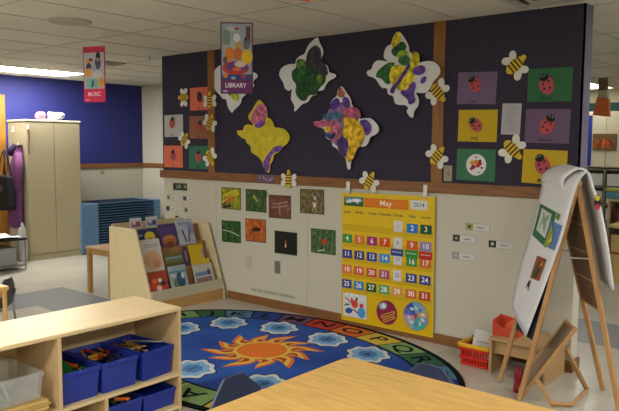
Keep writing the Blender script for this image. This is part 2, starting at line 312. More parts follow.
bugpaper(-1.767,1.934,'#2e6340',.302,.222,-1,'dark green sheet with red ladybug near the end of the wall','Leland',-.02,.0,20,s=1.1)
bugpaper(-1.774,1.659,'#65536f',.305,.229,-1.3,'mauve sheet with red ladybug, right of the white note','Alberto',.0,.005,-25,s=1.1)
bugpaper(-1.784,1.383,'#b89c22',.305,.232,-1.8,'yellow sheet with red ladybug partly behind the easel pad','Ma',-.01,.01,25,s=1.15)
bugpaper(-5.325,1.978,'#cf6a4e',.305,.229,0,'orange-coral sheet with dark ladybug, topmost left of the oak strip','Jo',0,.015,10,'#4a2430',s=.85)
bugpaper(-5.746,1.713,'#a9aaa6',.305,.229,.8,'pale grey-white sheet with ladybug at the left edge of the wall','Ana',-.02,.03,-15,'#a8452f',s=.95)
bugpaper(-5.342,1.693,'#8a5a44',.298,.229,-1,'brown sheet with orange-red ladybug, between coral and green sheets','Sam',0,.01,-25,'#b0452c',s=.9)
bugpaper(-5.758,1.392,'#cf6a4e',.31,.229,.4,'orange-coral sheet with pink ladybug, bottom left corner of the wall','Eli',0,.01,0,'#a34b52',s=.9)
bugpaper(-5.352,1.388,'#2f6b4c',.298,.232,.4,'green sheet with pink-red ladybug, low beside the left oak strip','Kim',0,.01,0,'#b34a58',s=.95)
n=MB().prism([(-.07,-.108),(.07,-.108),(.07,.108),(-.07,.108)],0,.001,mat('note_paper','#a5a5ab',.8))
for k in range(13): n.rect(-.005+.004*(k%3),.085-.0135*k,.1-.012*((k*5)%4),.0025,.0016,C('#7c7c84'))
tag(n.build('note_sheet',**onwall(-2.03,1.711,.0125,-2)),'white typed note between the ladybug sheets','note')

# bees
def bee():
    r=MB().prism([(x*1.0,y) for x,y in ellp(0,0,.075,.042,0,22)],.001,.005,C('#c9a72a',.7))
    r.prism(ellp(.075,0,.022,.02,0,10),.001,.0045,C('#c9a72a',.7))
    for x in (-.035,-.008,.019,.046):
        h=.042*math.sqrt(1-(x/.075)**2)*.98; r.rect(x,0,.0105,2*h,.0056,black)
    o=r.build('bee_cutout')
    for s in (-1,1):
        MB().prism(rnd([(-.02,s*.03),(-.055,s*.05),(-.062,s*.085),(-.035,s*.102),(-.006,s*.085),(.004,s*.07),(.014,s*.09),(.042,s*.1),(.062,s*.08),(.052,s*.048),(.025,s*.03)]),0,.002,C('#cfcec8',.8)).build('wing',o,(0,0,.0004))
    return o
B0=bee(); first=True
for X,Z,a,s,d,l in ((-2.014,2.079,40,1,.0125,'bee cutout between the top mauve and green ladybug sheets'),(-2.016,1.504,-45,1,.0135,'bee cutout just below the white typed note'),
  (-2.605,1.442,50,.95,.0215,'bee cutout at the foot of the right oak strip'),(-3.224,1.226,60,.95,.0235,'bee cutout on the rail above the yellow calendar'),
  (-2.613,1.925,-48,1,.0215,'bee cutout high on the right oak strip beside the yellow butterfly'),(-4.108,1.208,90,.95,.0235,'upright bee cutout on the rail above the insect photos'),
  (-5.572,2.001,180,.95,.015,'bee cutout left of the topmost coral sheet'),(-5.165,1.951,90,.98,.0215,'bee cutout on the left oak strip beside the topmost coral sheet'),
  (-5.167,1.734,62,1,.0215,'bee cutout on the left oak strip beside the brown sheet'),(-5.571,1.565,50,.92,.0155,'bee cutout between the white sheet and the lower coral sheet'),(-5.17,1.396,-55,1,.0215,'bee cutout low on the left oak strip beside the green sheet')):
    o=B0 if first else copy_tree(B0); first=False
    o.location=(X,-d,Z); o.rotation_euler=(PI/2,-R(a),0); o.scale=(s,s,1); tag(o,l,'bee decoration','paper bee cutouts')

# insect photographs
def photo(X,Z,w,h,a,bg,draw,label):
    p=MB().prism([(-w/2,-h/2),(w/2,-h/2),(w/2,h/2),(-w/2,h/2)],0,.0012,mat('photo_back','#2a3a22',.6))
    p.rect(0,0,w-.014,h-.014,.0018,bg); draw(p)
    tag(p.build('insect_photo',**onwall(X,Z,.001,a)),label,'photograph','laminated insect photographs')
def st(p,x0,y0,x1,y1,w,c,z=.0026): p.rect((x0+x1)/2,(y0+y1)/2,math.hypot(x1-x0,y1-y0),w,z,C(c),math.atan2(y1-y0,x1-x0))
def d1(p):
    st(p,-.11,.02,.09,.085,.03,'#b9ad22',.0022); st(p,-.12,-.05,.11,.06,.035,'#c2b02a',.0023); st(p,-.11,-.09,.0,-.07,.025,'#2c3018',.0024); st(p,.05,-.09,.11,.0,.03,'#8f9a1c',.0024)
    st(p,-.08,-.04,.05,.02,.022,'#b5602a'); st(p,-.05,0,.07,.03,.014,'#c0702e'); st(p,-.03,-.05,.0,-.02,.008,'#7a3a1c'); st(p,-.11,-.07,-.08,-.04,.02,'#201c14',.0028)
def d2(p):
    for k in range(9): st(p,-.12+k*.028,-.09,-.1+k*.028+(k%3-1)*.03,.09,.007,['#41603a','#304e2a','#526e46'][k%3],.0022+.0001*k)
    st(p,-.03,.05,.02,-.005,.022,'#a5a63c',.0034); st(p,.02,-.005,.05,.02,.008,'#8a8c30',.0034)
def d3(p):
    st(p,-.12,-.01,.12,.0,.006,'#7c5146',.0022)
    for y in (.02,-.012): st(p,-.1,y+.0,-.005,y+.012,.016,'#8e6a60'); st(p,.005,y+.012,.1,y+.03,.016,'#94756c')
    st(p,0,.04,.003,-.08,.009,'#a08c82',.0034)
def d4(p):
    for k in range(6): st(p,-.12+.01*k,.08-.03*k,.0+.01*k,.09-.034*k,.012,['#5a5a30','#7c6a44','#4a5a2c'][k%3],.0022)
    p.ell(.03,-.02,.018,.03,.003,C('#c9c4ba'),.2,10); p.ell(.035,.03,.014,.02,.0031,C('#b9b4aa'),.2,10); p.ell(.03,.0,.01,.012,.0034,black,0,8)
    for s in (-1,1): st(p,.035,.02,.035+s*.03,.08,.005,'#a09a8c'); st(p,.03,-.03,.03+s*.02,-.085,.006,'#c4bcae')
def d5(p):
    for k in range(7): st(p,-.12+k*.035,-.09,-.08+k*.03,.09,.012,['#2c5a2c','#3c6c38','#1f3f20'][k%3],.0022+.0001*k)
    p.ell(0,0,.02,.014,.0036,C('#9aa02a'),0,10); st(p,-.12,.012,-.02,.0,.006,'#c8cfc2',.0034); st(p,.02,-.005,.11,-.035,.007,'#c8cfc2',.0034); st(p,-.02,-.04,.02,.035,.005,'#1c2414',.0038)
def d6(p):
    p.ell(0,.01,.055,.02,.0026,C('#3c1c12'),.1,12); p.ell(.05,.01,.018,.016,.0027,C('#2a120e'),0,10)
    for k in range(6): st(p,-.05+.02*k,.0,-.08+.032*k,-.05,.006,'#3a1810'); st(p,-.04+.018*k,.02,-.06+.026*k,.05,.005,'#5a2814')
def d7(p): p.ell(0,-.015,.012,.03,.0024,C('#7c4a20'),0,10); p.ell(0,-.025,.009,.018,.0026,C('#d9b46a'),0,10); p.ell(0,.015,.007,.007,.0027,C('#b06a30'),0,8)
def d8(p):
    for k in range(10): st(p,-.12+k*.026,-.09,-.07+k*.022,.09,.009,['#3c6034','#2a4a26','#5a7a4c'][k%3],.0022+.0001*k)
    p.ell(.015,.0,.026,.03,.0038,C('#b8341e'),.3,14); p.ell(0,.028,.01,.009,.0039,black,0,8); st(p,-.06,-.09,.02,-.07,.012,'#a8b49a',.0036)
photo(-4.888,.996,.276,.212,0,mottled('ph1',['#4a5a18','#7c8420','#a09a28'],22),d1,'photo of an orange insect on yellow petals, first of the top row beside the bookrack')
photo(-4.545,.994,.276,.212,0,mottled('ph2',['#16260f','#2f4824','#4c6a3a'],24),d2,'photo of a yellow-green grasshopper among dark green blades')
photo(-4.238,.955,.278,.214,.8,mottled('ph3',['#54302a','#6b3a30','#7c4a3c'],14),d3,'photo of a pale dragonfly on a reddish brown background')
photo(-3.852,1.026,.278,.217,.8,mottled('ph4',['#2c3018','#5c5434','#8a744c'],26),d4,'photo of a white and grey spider on olive brown, top row nearest the calendar')
photo(-4.887,.669,.272,.214,1.5,mottled('ph5',['#0f2412','#24482a','#3c6a3a'],24),d5,'dark green photo of a spider on a white web, lower row beside the bookrack')
photo(-4.549,.71,.275,.219,1.2,mottled('ph6',['#8a3c18','#b8561e','#c8702c'],20),d6,'orange photo of a dark beetle')
photo(-4.162,.628,.28,.21,.4,C('#141512'),d7,'nearly black photo with a small glowing firefly')
photo(-3.721,.684,.277,.216,.7,mottled('ph8',['#12240f','#2a4a22','#5a7a48'],26),d8,'photo of a red ladybug on green grass, lowest beside the calendar')
# patterned card on the rail, switches, written strip
p=MB().prism([(-.108,-.036),(.108,-.036),(.108,.036),(-.108,.036)],0,.001,mottled('speckle_card',['#5a4250','#8d8088','#6b5a78'],70))
for k in range(7): p.rect(-.08+.027*k,.008*(-1)**k,.014,.03,.0016,C(['#8f8a90','#6d4a6a','#a39aa0'][k%3]),.3*k)
tag(p.build('patterned_card',**onwall(-4.396,1.209,.0235,-1.2)),'small purple and grey patterned card stuck on the oak rail','card')
def plate(X,Z,w,h,m,kind,label,sw=False):
    o=MB().prism([(-w/2,-h/2),(w/2,-h/2),(w/2,h/2),(-w/2,h/2)],0,.006,m).build(kind,**onwall(X,Z,.0128 if Z>1.2 else .001,0),bevel=.002); tag(o,label,'wall plate')
    if sw: MB().box(-.006,.006,-.014,.012,.005,.016,m).build('toggle',o)
    else:
        for s in (-1,1): MB().prism(ellp(0,s*.024,.015,.012,0,14),.005,.008,m).rect(-.005,s*.024,.002,.008,.0085,black).rect(.005,s*.024,.002,.008,.0085,black).build('socket',o)
plate(-4.652,.395,.078,.116,mat('ivory_plate','#b3ab95',.4),'wall_outlet','ivory wall outlet low beside the bookrack')
plate(-4.264,.392,.07,.116,mat('metal_plate','#85827c',.4,metal=.5),'wall_outlet','grey metal wall outlet below the dark firefly photo')
plate(-2.512,1.317,.07,.118,mat('ivory_plate2','#8f8878',.4),'light_switch','beige light switch plate right of the lower end of the right oak strip',True)
p=MB().prism([(-.27,-.02),(.27,-.02),(.27,.02),(-.27,.02)],0,.0006,mat('strip_paper','#b0aa99',.6)); rr=random.Random(3); x=-.255
while x<.25:
    L=rr.choice((.012,.06,.03,.19)) if x<-.05 else .2
    y=0
    n=int(L/.007)
    for k in range(n): st(p,x+k*.007,-.007+.0*k,x+k*.007+.004,.007+rr.uniform(-.003,.004),.0026,'#2f6e58',.0014)
    x+=L+.02
tag(p.build('written_strip',**onwall(-4.348,.136,.001,.5)),'long strip of small green handwriting just above the baseboard','label')
# word cards with pictures
def wcard(X,Z,pc,blob,label,w=.195,h=.058,txt='#55555c',side=-1,clear=True):
    p=MB().prism([(-w/2,-h/2),(w/2,-h/2),(w/2,h/2),(-w/2,h/2)],0,.001,mat('card_sleeve','#9c9a94',.4))
    p.rect(0,0,w-.008,h-.008,.0015,mat('word_card','#c2c1be',.7))
    p.rect(-w/2+.034,0,.056,h-.01,.0021,C(pc)); p.ell(-w/2+.034,0,.014,.013,.0027,C(blob),0,9)
    for k in range(6): p.rect(.0+k*.0095,-.002,.006,.008+.003*(k%2),.0022,C(txt))
    tag(p.build('word_card',**onwall(X,Z,.001,0)),label,'card','picture word cards')
wcard(-2.267,.93,'#8f9a5a','#3c5020','white word card with a green picture, topmost right of the calendar')
wcard(-2.372,.835,'#1c1c18','#8a8a50','white word card with a dark picture, directly right of the calendar')
wcard(-2.083,.819,'#141414','#a8a8a4','white word card with a black picture, nearest the easel')
wcard(-2.373,.703,'#8e8f86','#aaaaa2','white word card with a pale grey picture, lowest right of the calendar')
wcard(-5.803,.954,'#7b8a55','#4c6030','small word card with a greenish picture above the bookrack, left of the upper pair',.176,.05)
wcard(-5.527,.958,'#4c5866','#2c3440','small word card with a bluish picture above the bookrack, right of the upper pair',.19,.052)
wcard(-5.813,.835,'#2a2020','#4a2828','small word card with a dark picture above the bookrack, left of the lower pair',.18,.055)
wcard(-5.507,.838,'#71805a','#52603c','small word card with a pale green picture above the bookrack, right of the lower pair',.187,.052)
wcard(-5.658,.748,'#141414','#303030','small word card with a black picture just above the books in the bookrack',.19,.045)
p=MB().prism([(-.115,-.038),(.115,-.038),(.115,.038),(-.115,.038)],0,.001,C('#333b30'))
for k in range(5): p.ell(-.09+.043*k,.004*(-1)**k,.017,.022,.0018,C(['#1c221c','#6a7466','#8a9080','#222820','#7c8676'][k]),.4*k,9)
tag(p.build('photo_card',**onwall(-5.666,1.076,.001,.5)),'dark green and grey picture strip above the small word cards','card')

# ------------------------------------------------------------ calendar pocket chart
ch=MB(); cw,chh=.893,1.093; cy_=mat('chart_yellow','#d3b212',.5,noise=.03,scale=6); cy2=mat('chart_pocket','#c3a210',.35)
ch.prism([(-cw/2,-chh/2),(cw/2,-chh/2),(cw/2,chh/2),(-cw/2,chh/2)],0,.003,cy_)
ROW=[.290,.157,.026,-.105,-.230]; COLX=[-.387,-.261,-.134,-.008,.116,.247,.370]
for z in ROW: ch.rect(0,z-.038,cw-.02,.055,.0038,cy2)
ch.rect(0,-.41,cw-.02,.245,.0036,mat('chart_low','#cda90f',.4))
for i,t in enumerate(('Sunday','Monday','Tuesday','Wednesday','Thursday','Friday','Saturday')): ch.text(t,.03,C('#5b5a38'),x=COLX[i],y=.383,z=.0042,sx=.85)
for x in (-.36,.02,.38): ch.ell(x,.53,.006,.006,.0045,steel,n=10)
chart=ch.build('calendar_pocket_chart',**onwall(-3.055,.586,.018,.4)); tag(chart,'large yellow classroom calendar pocket chart hanging on the cream wall','calendar')
def onchart(x,y,d=.0075):
    d+=.015; return onwall(-3.055+x,.586+y+x*math.tan(R(.4)),d,.4)
def rp(w,h): return [(-w/2,-h/2),(w/2,-h/2),(w/2,h/2),(-w/2,h/2)]
p=MB().prism(rp(.2,.078),0,.001,C('#2b5a3a')); p.rect(0,.015,.18,.04,.0016,C('#5a86a0')); p.ell(-.05,.0,.03,.014,.0022,C('#c8ccc8'),.3,10); p.ell(.03,.012,.05,.012,.0022,C('#dadcd8'),0,12); p.text('Spring',.04,C('#e8e8e4'),y=.005,z=.003)
tag(p.build('season_card',**onchart(-.325,.472)),'green and blue season picture card at the chart top left','card')
p=MB().prism(rp(.42,.075),0,.001,C('#cc6a1a')); p.rect(0,0,.405,.06,.0015,C('#d2751c')); p.text('May',.062,C('#efe0c4'),z=.002,sx=1.15); tag(p.build('month_card',**onchart(-.005,.47)),'orange strip card reading May','card')
p=MB().prism(rp(.15,.07),0,.001,C('#cfcfd0')); p.text('2014',.05,C('#5c6a80'),z=.0016,sx=1.0); tag(p.build('year_card',**onchart(.303,.476)),'white card with the handwritten year','card')
cc={2:'#1f6fc0',3:'#14502c',4:'#3a8a3e',5:'#d0702a',6:'#96246c',7:'#c64a22',9:'#c45a24',10:'#8a78b0',11:'#2b3a86',12:'#35357a',13:'#2b3f92',14:'#2b86c4',16:'#3c8a3a',17:'#c8642c',18:'#d06a3c',19:'#cc5540',20:'#b8442e',21:'#a84a70',23:'#2a3e88',24:'#2b3a86',25:'#26408c',26:'#2a7cbc',27:'#17502c',28:'#4f9a68',29:'#cf9254',30:'#c8643a',31:'#b4402c'}
cn={'#':'x'}
names={2:'blue',3:'dark green',4:'green',5:'orange',6:'magenta',7:'orange-red',9:'orange',10:'lilac',11:'navy',12:'dark indigo',13:'royal blue',14:'sky blue',16:'green',17:'orange',18:'orange',19:'red-orange',20:'brick red',21:'rose',23:'navy',24:'navy',25:'navy',26:'sky blue',27:'dark green',28:'mint green',29:'pale orange',30:'orange',31:'red'}
for dnum in range(1,32):
    k=dnum+3; r_,c_=k//7,k%7
    x,y=COLX[c_],ROW[r_]
    if dnum in (1,8,15,22):
        p=MB().prism(rp(.078,.088),0,.001,C('#c9c9cb')); p.text(str(dnum),.04,C('#77777f'),z=.0016)
        l='white paper card numbered %d in the Thursday column'%dnum; y+=.006
    else:
        p=MB().prism(rp(.1,.072),0,.001,C(cc[dnum])); p.text(str(dnum),.058,C('#e8e6e0'),z=.0016,sx=1.05); l='%s calendar card numbered %d'%(names[dnum],dnum)
    tag(p.build('number_card',**onchart(x,y,.0078)),l,'calendar card','number cards in the calendar chart')
for x,y,c,l,h in ((.112,.086,'#1e3f8c','blue label card above the white 15',.055),(.246,.088,'#2f8a34','green label card above the 16',.06),(.372,.088,'#b4281c','red label card above the 17',.06)):
    p=MB().prism(rp(.115,h),0,.001,C(c)); 
    for k in range(5): p.rect(-.036+.018*k,.004,.011,.008,.0016,C('#c8c8cc'))
    tag(p.build('event_card',**onchart(x,y,.0098)),l,'calendar card','event cards in the calendar chart')
p=MB().prism(rp(.245,.2),0,.001,C('#c9cbcc'))
for x,y,a,b,c in ((0,.015,.035,.035,'#c0432c'),(.07,.01,.022,.02,'#b83a4a'),(-.06,-.05,.04,.025,'#1e4f92'),(.07,-.05,.042,.045,'#3c8fd0'),(-.03,.045,.012,.02,'#c0432c'),(.02,.06,.012,.016,'#3a3a44'),(-.08,.0,.03,.008,'#4a5a70')): p.ell(x,y,a,b,.0018+abs(x)*.004,C(c),.2,12)
st(p,-.1,.06,-.03,.02,.01,'#a03a3a'); st(p,-.02,-.03,.04,-.06,.012,'#7a3030')
for x in (-.08,-.03,.02): p.ell(x,.092,.008,.006,.0024,C('#ffffff'),0,8)
tag(p.build('sticker_sheet',**onchart(-.3,-.408)),'white square card of red and blue figures in the chart bottom left','card')
p=MB().prism(ellp(0,0,.1,.1,0,36),0,.0015,C('#86183a')); p.ell(-.035,.05,.04,.028,.0024,C('#7cb0cc'),.4,12); p.ell(-.03,.052,.018,.02,.003,C('#d8dcdc'),.4,10)
for k,y in enumerate((-.015,-.05)): p.rect(.012+.01*k,y,.14-.02*k,.026,.0026,C('#c9a03a'),.42); p.rect(.012+.01*k,y,.12-.02*k,.01,.0032,C('#5a2030'),.42)
tag(p.build('round_spinner_card',**onchart(.022,-.415)),'round maroon card with a yellow diagonal lettered band','card')
p=MB(); wc=['#b09a5a','#8a9aa8','#5d9cc4','#39489a','#5a5ab0','#b88aa8','#8fa0a8','#4aa0b0','#3aa894','#7c8ab0']
p.prism(ellp(0,0,.115,.115,0,36),0,.0012,C('#6a7a8a'))
for k in range(10):
    a0=2*PI*k/10; p.flat([(0,0)]+[(.108*math.cos(a0+j*2*PI/50),.108*math.sin(a0+j*2*PI/50)) for j in range(6)],.002,C(wc[k]))
    p.ell(.065*math.cos(a0+.3),.065*math.sin(a0+.3),.02,.012,.0028,C(['#c8ccd0','#4a7ab8','#b0c4cc'][k%3]),k,9)
p.rect(.0,.0,.012,.06,.0034,C('#c03030'),-.5); p.ell(0,0,.015,.015,.004,C('#b02c2c'),0,12)
tag(p.build('weather_wheel',**onchart(.297,-.4)),'round pastel weather wheel with picture segments and red pointer','card')
for x,l,z in ((-3.437,'white hook clip holding the left end of the yellow calendar',1.17),(-2.697,'white hook clip holding the right end of the yellow calendar',1.175)):
    r=MB().box(-.017,.017,-.05,.05,0,.008,white).build('adhesive_hook',**onwall(x,z,.023,0),bevel=.003); tag(r,l,'hook','white chart hooks')
    MB().tube([(0,-.01,.008),(0,-.035,.016),(0,-.045,.028),(0,-.03,.034)],.006,white).build('hook_arm',r)

# ============================================================ LEFT SIDE
# tall cabinet
cabm=mat('cabinet_beige','#b3a98c',.5,noise=.02,scale=3); cabd=mat('cabinet_door','#aea487',.5,noise=.02,scale=3)
r=empty('storage_cabinet',(-8.39,.12,0)); tag(r,'tall beige two-door storage cabinet against the blue wall','cabinet')
MB().box(-.5,-.02,-.375,.375,.0,1.80,cabm).build('body',r,bevel=.004)
MB().box(-.51,.005,-.385,.385,1.80,1.825,mat('cabinet_top','#cfc8b0',.45)).build('top',r,bevel=.004)
MB().box(-.02,-.005,-.375,.375,0,.07,cabm).build('kick_board',r)
for s in (-1,1):
    d=MB().box(-.02,0,min(s*.003,s*.37),max(s*.003,s*.37),.08,1.79,cabd).build('door',r,bevel=.003)
    MB().tube([(0,s*.06,.88),(.025,s*.06,.885),(.025,s*.06,.97),(0,s*.06,.975)],.005,mat('pull','#cbbf95',.4)).build('handle',d)
    if s==1: MB().lathe([(.009,0),(.009,.004)],steel,12,Matrix.Translation((0,.06,.80))@Matrix.Rotation(PI/2,4,'Y')).build('lock',d)
# strap hanging from a hook on the cabinet front
r=MB().box(0,.006,-.012,.012,-.035,.035,white).build('door_hook',None,(-8.388,-.238,1.73)); tag(r,'small white hook at the top left corner of the cabinet front','hook')
tag(MB().tube([(0,.004,0),(.003,.01,-.1),(.004,-.004,-.2),(.003,.004,-.31)],.008,C('#7a5540')).build('key_strap',None,(-8.378,-.238,1.7)),'brown strap hanging from the hook on the cabinet front','strap')
for x,z,l in ((-8.74,1.70,'white hook high on the left side of the cabinet'),(-8.62,1.5,'white hook above the purple coat on the cabinet side')):
    r=MB().box(-.014,.014,-.006,0,-.035,.035,white).build('side_hook',None,(x,-.256,z)); tag(r,l,'hook')
    MB().tube([(0,-.006,-.01),(0,-.02,-.03),(0,-.03,-.02)],.005,white).build('hook_arm',r)
# purple coat
def drape(rows,m,n=28,fold=.012,k=5):
    vs=[];
    for (z,x0,x1,d) in rows:
        for j in range(n):
            t=2*PI*j/n; cx,hw=(x0+x1)/2,(x1-x0)/2
            yy=-d/2+ -d/2*math.sin(t)*-1
            vs.append((cx+hw*math.cos(t),-(d/2)+(d/2)*math.sin(t)-fold*math.sin(k*t+z*6)*(1 if math.sin(t)<0 else .1),z))
    fs=[(i*n+j,i*n+(j+1)%n,(i+1)*n+(j+1)%n,(i+1)*n+j) for i in range(len(rows)-1) for j in range(n)]
    fs+=[list(range(n)),[(len(rows)-1)*n+j for j in range(n)][::-1]]
    return MB().add(vs,fs,m)
coat=empty('coat',(-8.56,-.262,0)); coat.scale=(1.15,1,1); tag(coat,'purple coat hanging on the side of the beige cabinet','coat')
pm=mat('purple_cloth','#6b3d68',.85,noise=.12,scale=9)
drape([(.42,-.2,.06,.08),(.5,-.2,.1,.12),(.7,-.17,.1,.14),(.9,-.13,.1,.14),(1.15,-.1,.1,.13),(1.3,-.06,.1,.11),(1.42,-.02,.09,.08),(1.5,.02,.07,.05)],pm).build('coat_body',coat,smooth=True)
MB().tube([(.07,-.06,1.4),(.1,-.08,1.2),(.06,-.09,.95),(.02,-.1,.78)],[.04,.05,.05,.045],pm,10).build('sleeve',coat,smooth=True)
MB().tube([(-.04,-.05,1.5),(-.09,-.07,1.42),(-.1,-.08,1.36)],[.03,.045,.03],mat('coat_lining','#33254a',.9)).build('hood',coat,smooth=True)
bag=empty('tote_bag',(-8.52,-.49,0)); tag(bag,'black tote bag with pale print hanging over the purple coat','bag')
bm_=MB().prism([(-.2,.70),(-.17,.66),(.13,.68),(.15,.72),(.12,1.1),(-.16,1.12)],-.05,.05,mat('tote_black','#17181c',.8),Matrix.Rotation(PI/2,4,'X')).build('bag_body',bag,bevel=.015)
q=MB(); 
for x,y,w in ((-.02,.98,.07),(-.03,.96,.05),(0,.94,.06),(-.02,.915,.04)): q.rect(x,y,w,.008,.0515,C('#8a8a86'),.1,Matrix.Rotation(PI/2,4,'X'))
q.build('print',bag)
for s in (-.04,.04): MB().tube([(-.12,s,1.1),(-.05,s*.6,1.33),(-.0,s*.2,1.44),(.04,s*.6,1.33),(.09,s,1.1)],.008,mat('tote_strap','#1c1c22',.8)).build('strap',bag,smooth=True)
# crumpled things on the cabinet
def crumple(name,loc,s,m,label,cat,seed=1,amp=.3,sub=3):
    b=bmesh.new(); bmesh.ops.create_icosphere(b,subdivisions=sub,radius=1); rr=random.Random(seed)
    K=[(Vector((rr.uniform(-1,1),rr.uniform(-1,1),rr.uniform(-1,1))).normalized(),rr.uniform(-amp,amp)) for _ in range(26)]
    for v in b.verts:
        n=v.co.normalized(); k=1+sum(a*max(0,n.dot(d)-.75)*3 for d,a in K)
        v.co=Vector((n.x*s[0]*k,n.y*s[1]*k,max(n.z*k,-.8)*s[2]))
    me=bpy.data.meshes.new(name); b.to_mesh(me); b.free(); me.materials.append(m); o=bpy.data.objects.new(name,me); COL.objects.link(o); o.location=loc
    if label: tag(o,label,cat)
    return o
crumple('plastic_bag',(-8.5,.17,1.875),(.07,.085,.06),mat('bag_white','#96989e',.5),'crumpled white plastic bag on top of the beige cabinet','bag',3,.55)
crumple('soft_toy',(-8.5,-.0,1.875),(.06,.065,.055),mat('pink_cloth','#b06270',.8),'pink bundle on top of the cabinet beside the white bag','toy',5,.3)
# low wire cart and sheets left of the cabinet
r=empty('wire_cart',(-8.16,-.85,0)); tag(r,'small grey wire cart with a black top below the purple coat','cart')
MB().box(-.28,.28,-.3,.3,.36,.385,mat('cart_top','#1c1d20',.4)).build('top',r,bevel=.003)
cg=mat('cart_grey','#7c7f80',.5)
for x in (-.26,.26):
    for y in (-.28,.28): MB().tube([(x,y,0),(x,y,.36)],.01,cg).build('leg',r)
MB().box(-.26,.26,-.28,.28,.04,.055,cg).build('shelf',r)
MB().box(-.2,.2,-.2,.2,.055,.27,mat('cart_bin','#8c8f8e',.5)).build('bin',r,bevel=.01)
q=MB().grid([[(x,y,.39+.03*math.sin(9*x+3*y)**2) for x in (-.2,-.1,0,.1,.2)] for y in (-.15,-.05,.05,.15)],paper)
tag(q.build('loose_papers',None,(-8.02,-.8,0)),'loose white papers on the black cart top','paper')
crumple('trash_bag',(-8.26,-.42,.26),(.04,.055,.28),mat('liner_white','#b4b2ae',.5),'white plastic bag hanging between the cart and the cabinet','bag',9,.35)

# stack of rest cots
cl=mat('cot_end_blue','#6488b0',.5); cr=mat('cot_rail_blue','#4d7098',.45); cf=mat('cot_fabric','#1c2b42',.8)
r=empty('rest_cot',(-8.65,1.20,.02))
MB().box(-.26,.26,-.6,.6,.024,.028,cf).build('bed_fabric',r)
for s in (-1,1):
    y0,y1=(-.66,-.40) if s<0 else (.56,.66)
    MB().box(-.3,.3,y0,y1,.003,.036,cl).build('end_frame',r,bevel=.003)
    MB().box(s*.285-.008,s*.285+.008,-.42,.56,.022,.034,cr).build('side_rail',r)
for k in range(18):
    o=r if k==0 else copy_tree(r)
    o.location=(-8.65,1.13,.02+k*.0375); tag(o,'topmost blue rest cot of the stack against the blue wall' if k==17 else ('lowest blue rest cot of the stack, nearest the floor' if k==0 else 'blue rest cot inside the stack beside the beige cabinet'),'cot','stacked blue rest cots')
q=MB()
for y in (-.6,-.46): q.tube([(0,y-.02,.012),(0,y+.02,.012)],.012,black,10)
r2=empty('cot_dolly',(-8.4,1.13,0)); tag(r2,'black wheeled base under the stack of blue cots','dolly'); MB().box(-.5,.0,-.6,.6,.012,.022,black).build('frame',r2)
for y in (-.55,.55): MB().lathe([(.011,-.01),(.011,.01)],black,12,Matrix.Translation((-.02,y,.011))@Matrix.Rotation(PI/2,4,'X')).build('caster',r2)
tag(MB().box(-.002,0,-.05,.05,-.03,.03,C('#b8a878')).ell(0,0,.02,.012,.001,C('#3a3020'),0,10,Matrix.Rotation(PI/2,4,'Y')).build('wall_label',None,(-9.193,1.35,1.08)),'tiny tan label with a dark mark below the rail on the cream wall','label')

# small wooden table behind the bookrack
def wtable(loc,w,d,h,m,label,rot=0,name='wooden_table',t=.025,leg=.022):
    r=empty(name,loc,(0,0,rot)); tag(r,label,'table'); MB().box(-w/2,w/2,-d/2,d/2,h-t,h,m).build('tabletop',r,bevel=.004)
    for x in (-1,1):
        for y in (-1,1): MB().box(x*(w/2-leg-.01)-leg,x*(w/2-leg-.01)+leg,y*(d/2-leg-.01)-leg,y*(d/2-leg-.01)+leg,0,h-t,m).build('leg',r,bevel=.003)
    for y in (-1,1): MB().box(-w/2+.05,w/2-.05,y*(d/2-.035)-.008,y*(d/2-.035)+.008,h-t-.05,h-t,m).build('apron',r)
    return r
wtable((-6.0,-.42,0),.44,.74,.475,mat('pine','#a07c48',.5,noise=.1,scale=5,stretch=(10,1,10)),'small brown wooden table standing behind the pale bookrack')

# ------------------------------------------------------------ bookrack
rk=empty('book_display_rack',(-5.3,-.46,0)); tag(rk,'pale wooden tiered book display rack at the left end of the bulletin wall','bookshelf')
cm=mat('rack_birch','#c8b88f',.42,noise=.06,scale=4,stretch=(10,10,1)); lipm=mat('rack_cream','#bdb6a0',.5)
for y in (-.44,.425):
    MB().prism([(-.3,0),(.355,0),(.352,.08),(.12,.725),(.1,.745),(-.3,.745)],-.01,.01,cm,Matrix.Translation((0,y,0))@Matrix.Rotation(PI/2,4,'X')).build('side_panel',rk,bevel=.003)
MB().box(-.29,-.275,-.43,.415,.05,.765,cm).build('back_panel',rk)
MB().box(.325,.345,-.43,.415,.0,.1,mat('rack_kick','#b58f58',.45,noise=.1,scale=5,stretch=(10,1,10))).build('kick_board',rk)
MB().box(.315,.332,-.43,.415,.1,.195,lipm).build('front_lip',rk)
tx=[(.02,.52,.72),(.13,.33,.56),(.23,.14,.37)]
for x,z0,z1 in tx:
    MB().add([(x,-.43,z0),(x,.415,z0),(x-.06,.415,z1),(x-.06,-.43,z1),(x-.015,-.43,z0),(x-.015,.415,z0),(x-.075,.415,z1),(x-.075,-.43,z1)],[(0,1,2,3),(7,6,5,4),(0,4,5,1),(2,6,7,3),(1,5,6,2),(0,3,7,4)],veneer).build('tier_panel',rk)
    MB().box(x-.01,x+.06,-.43,.415,z0-.012,z0,veneer).build('tier_ledge',rk)
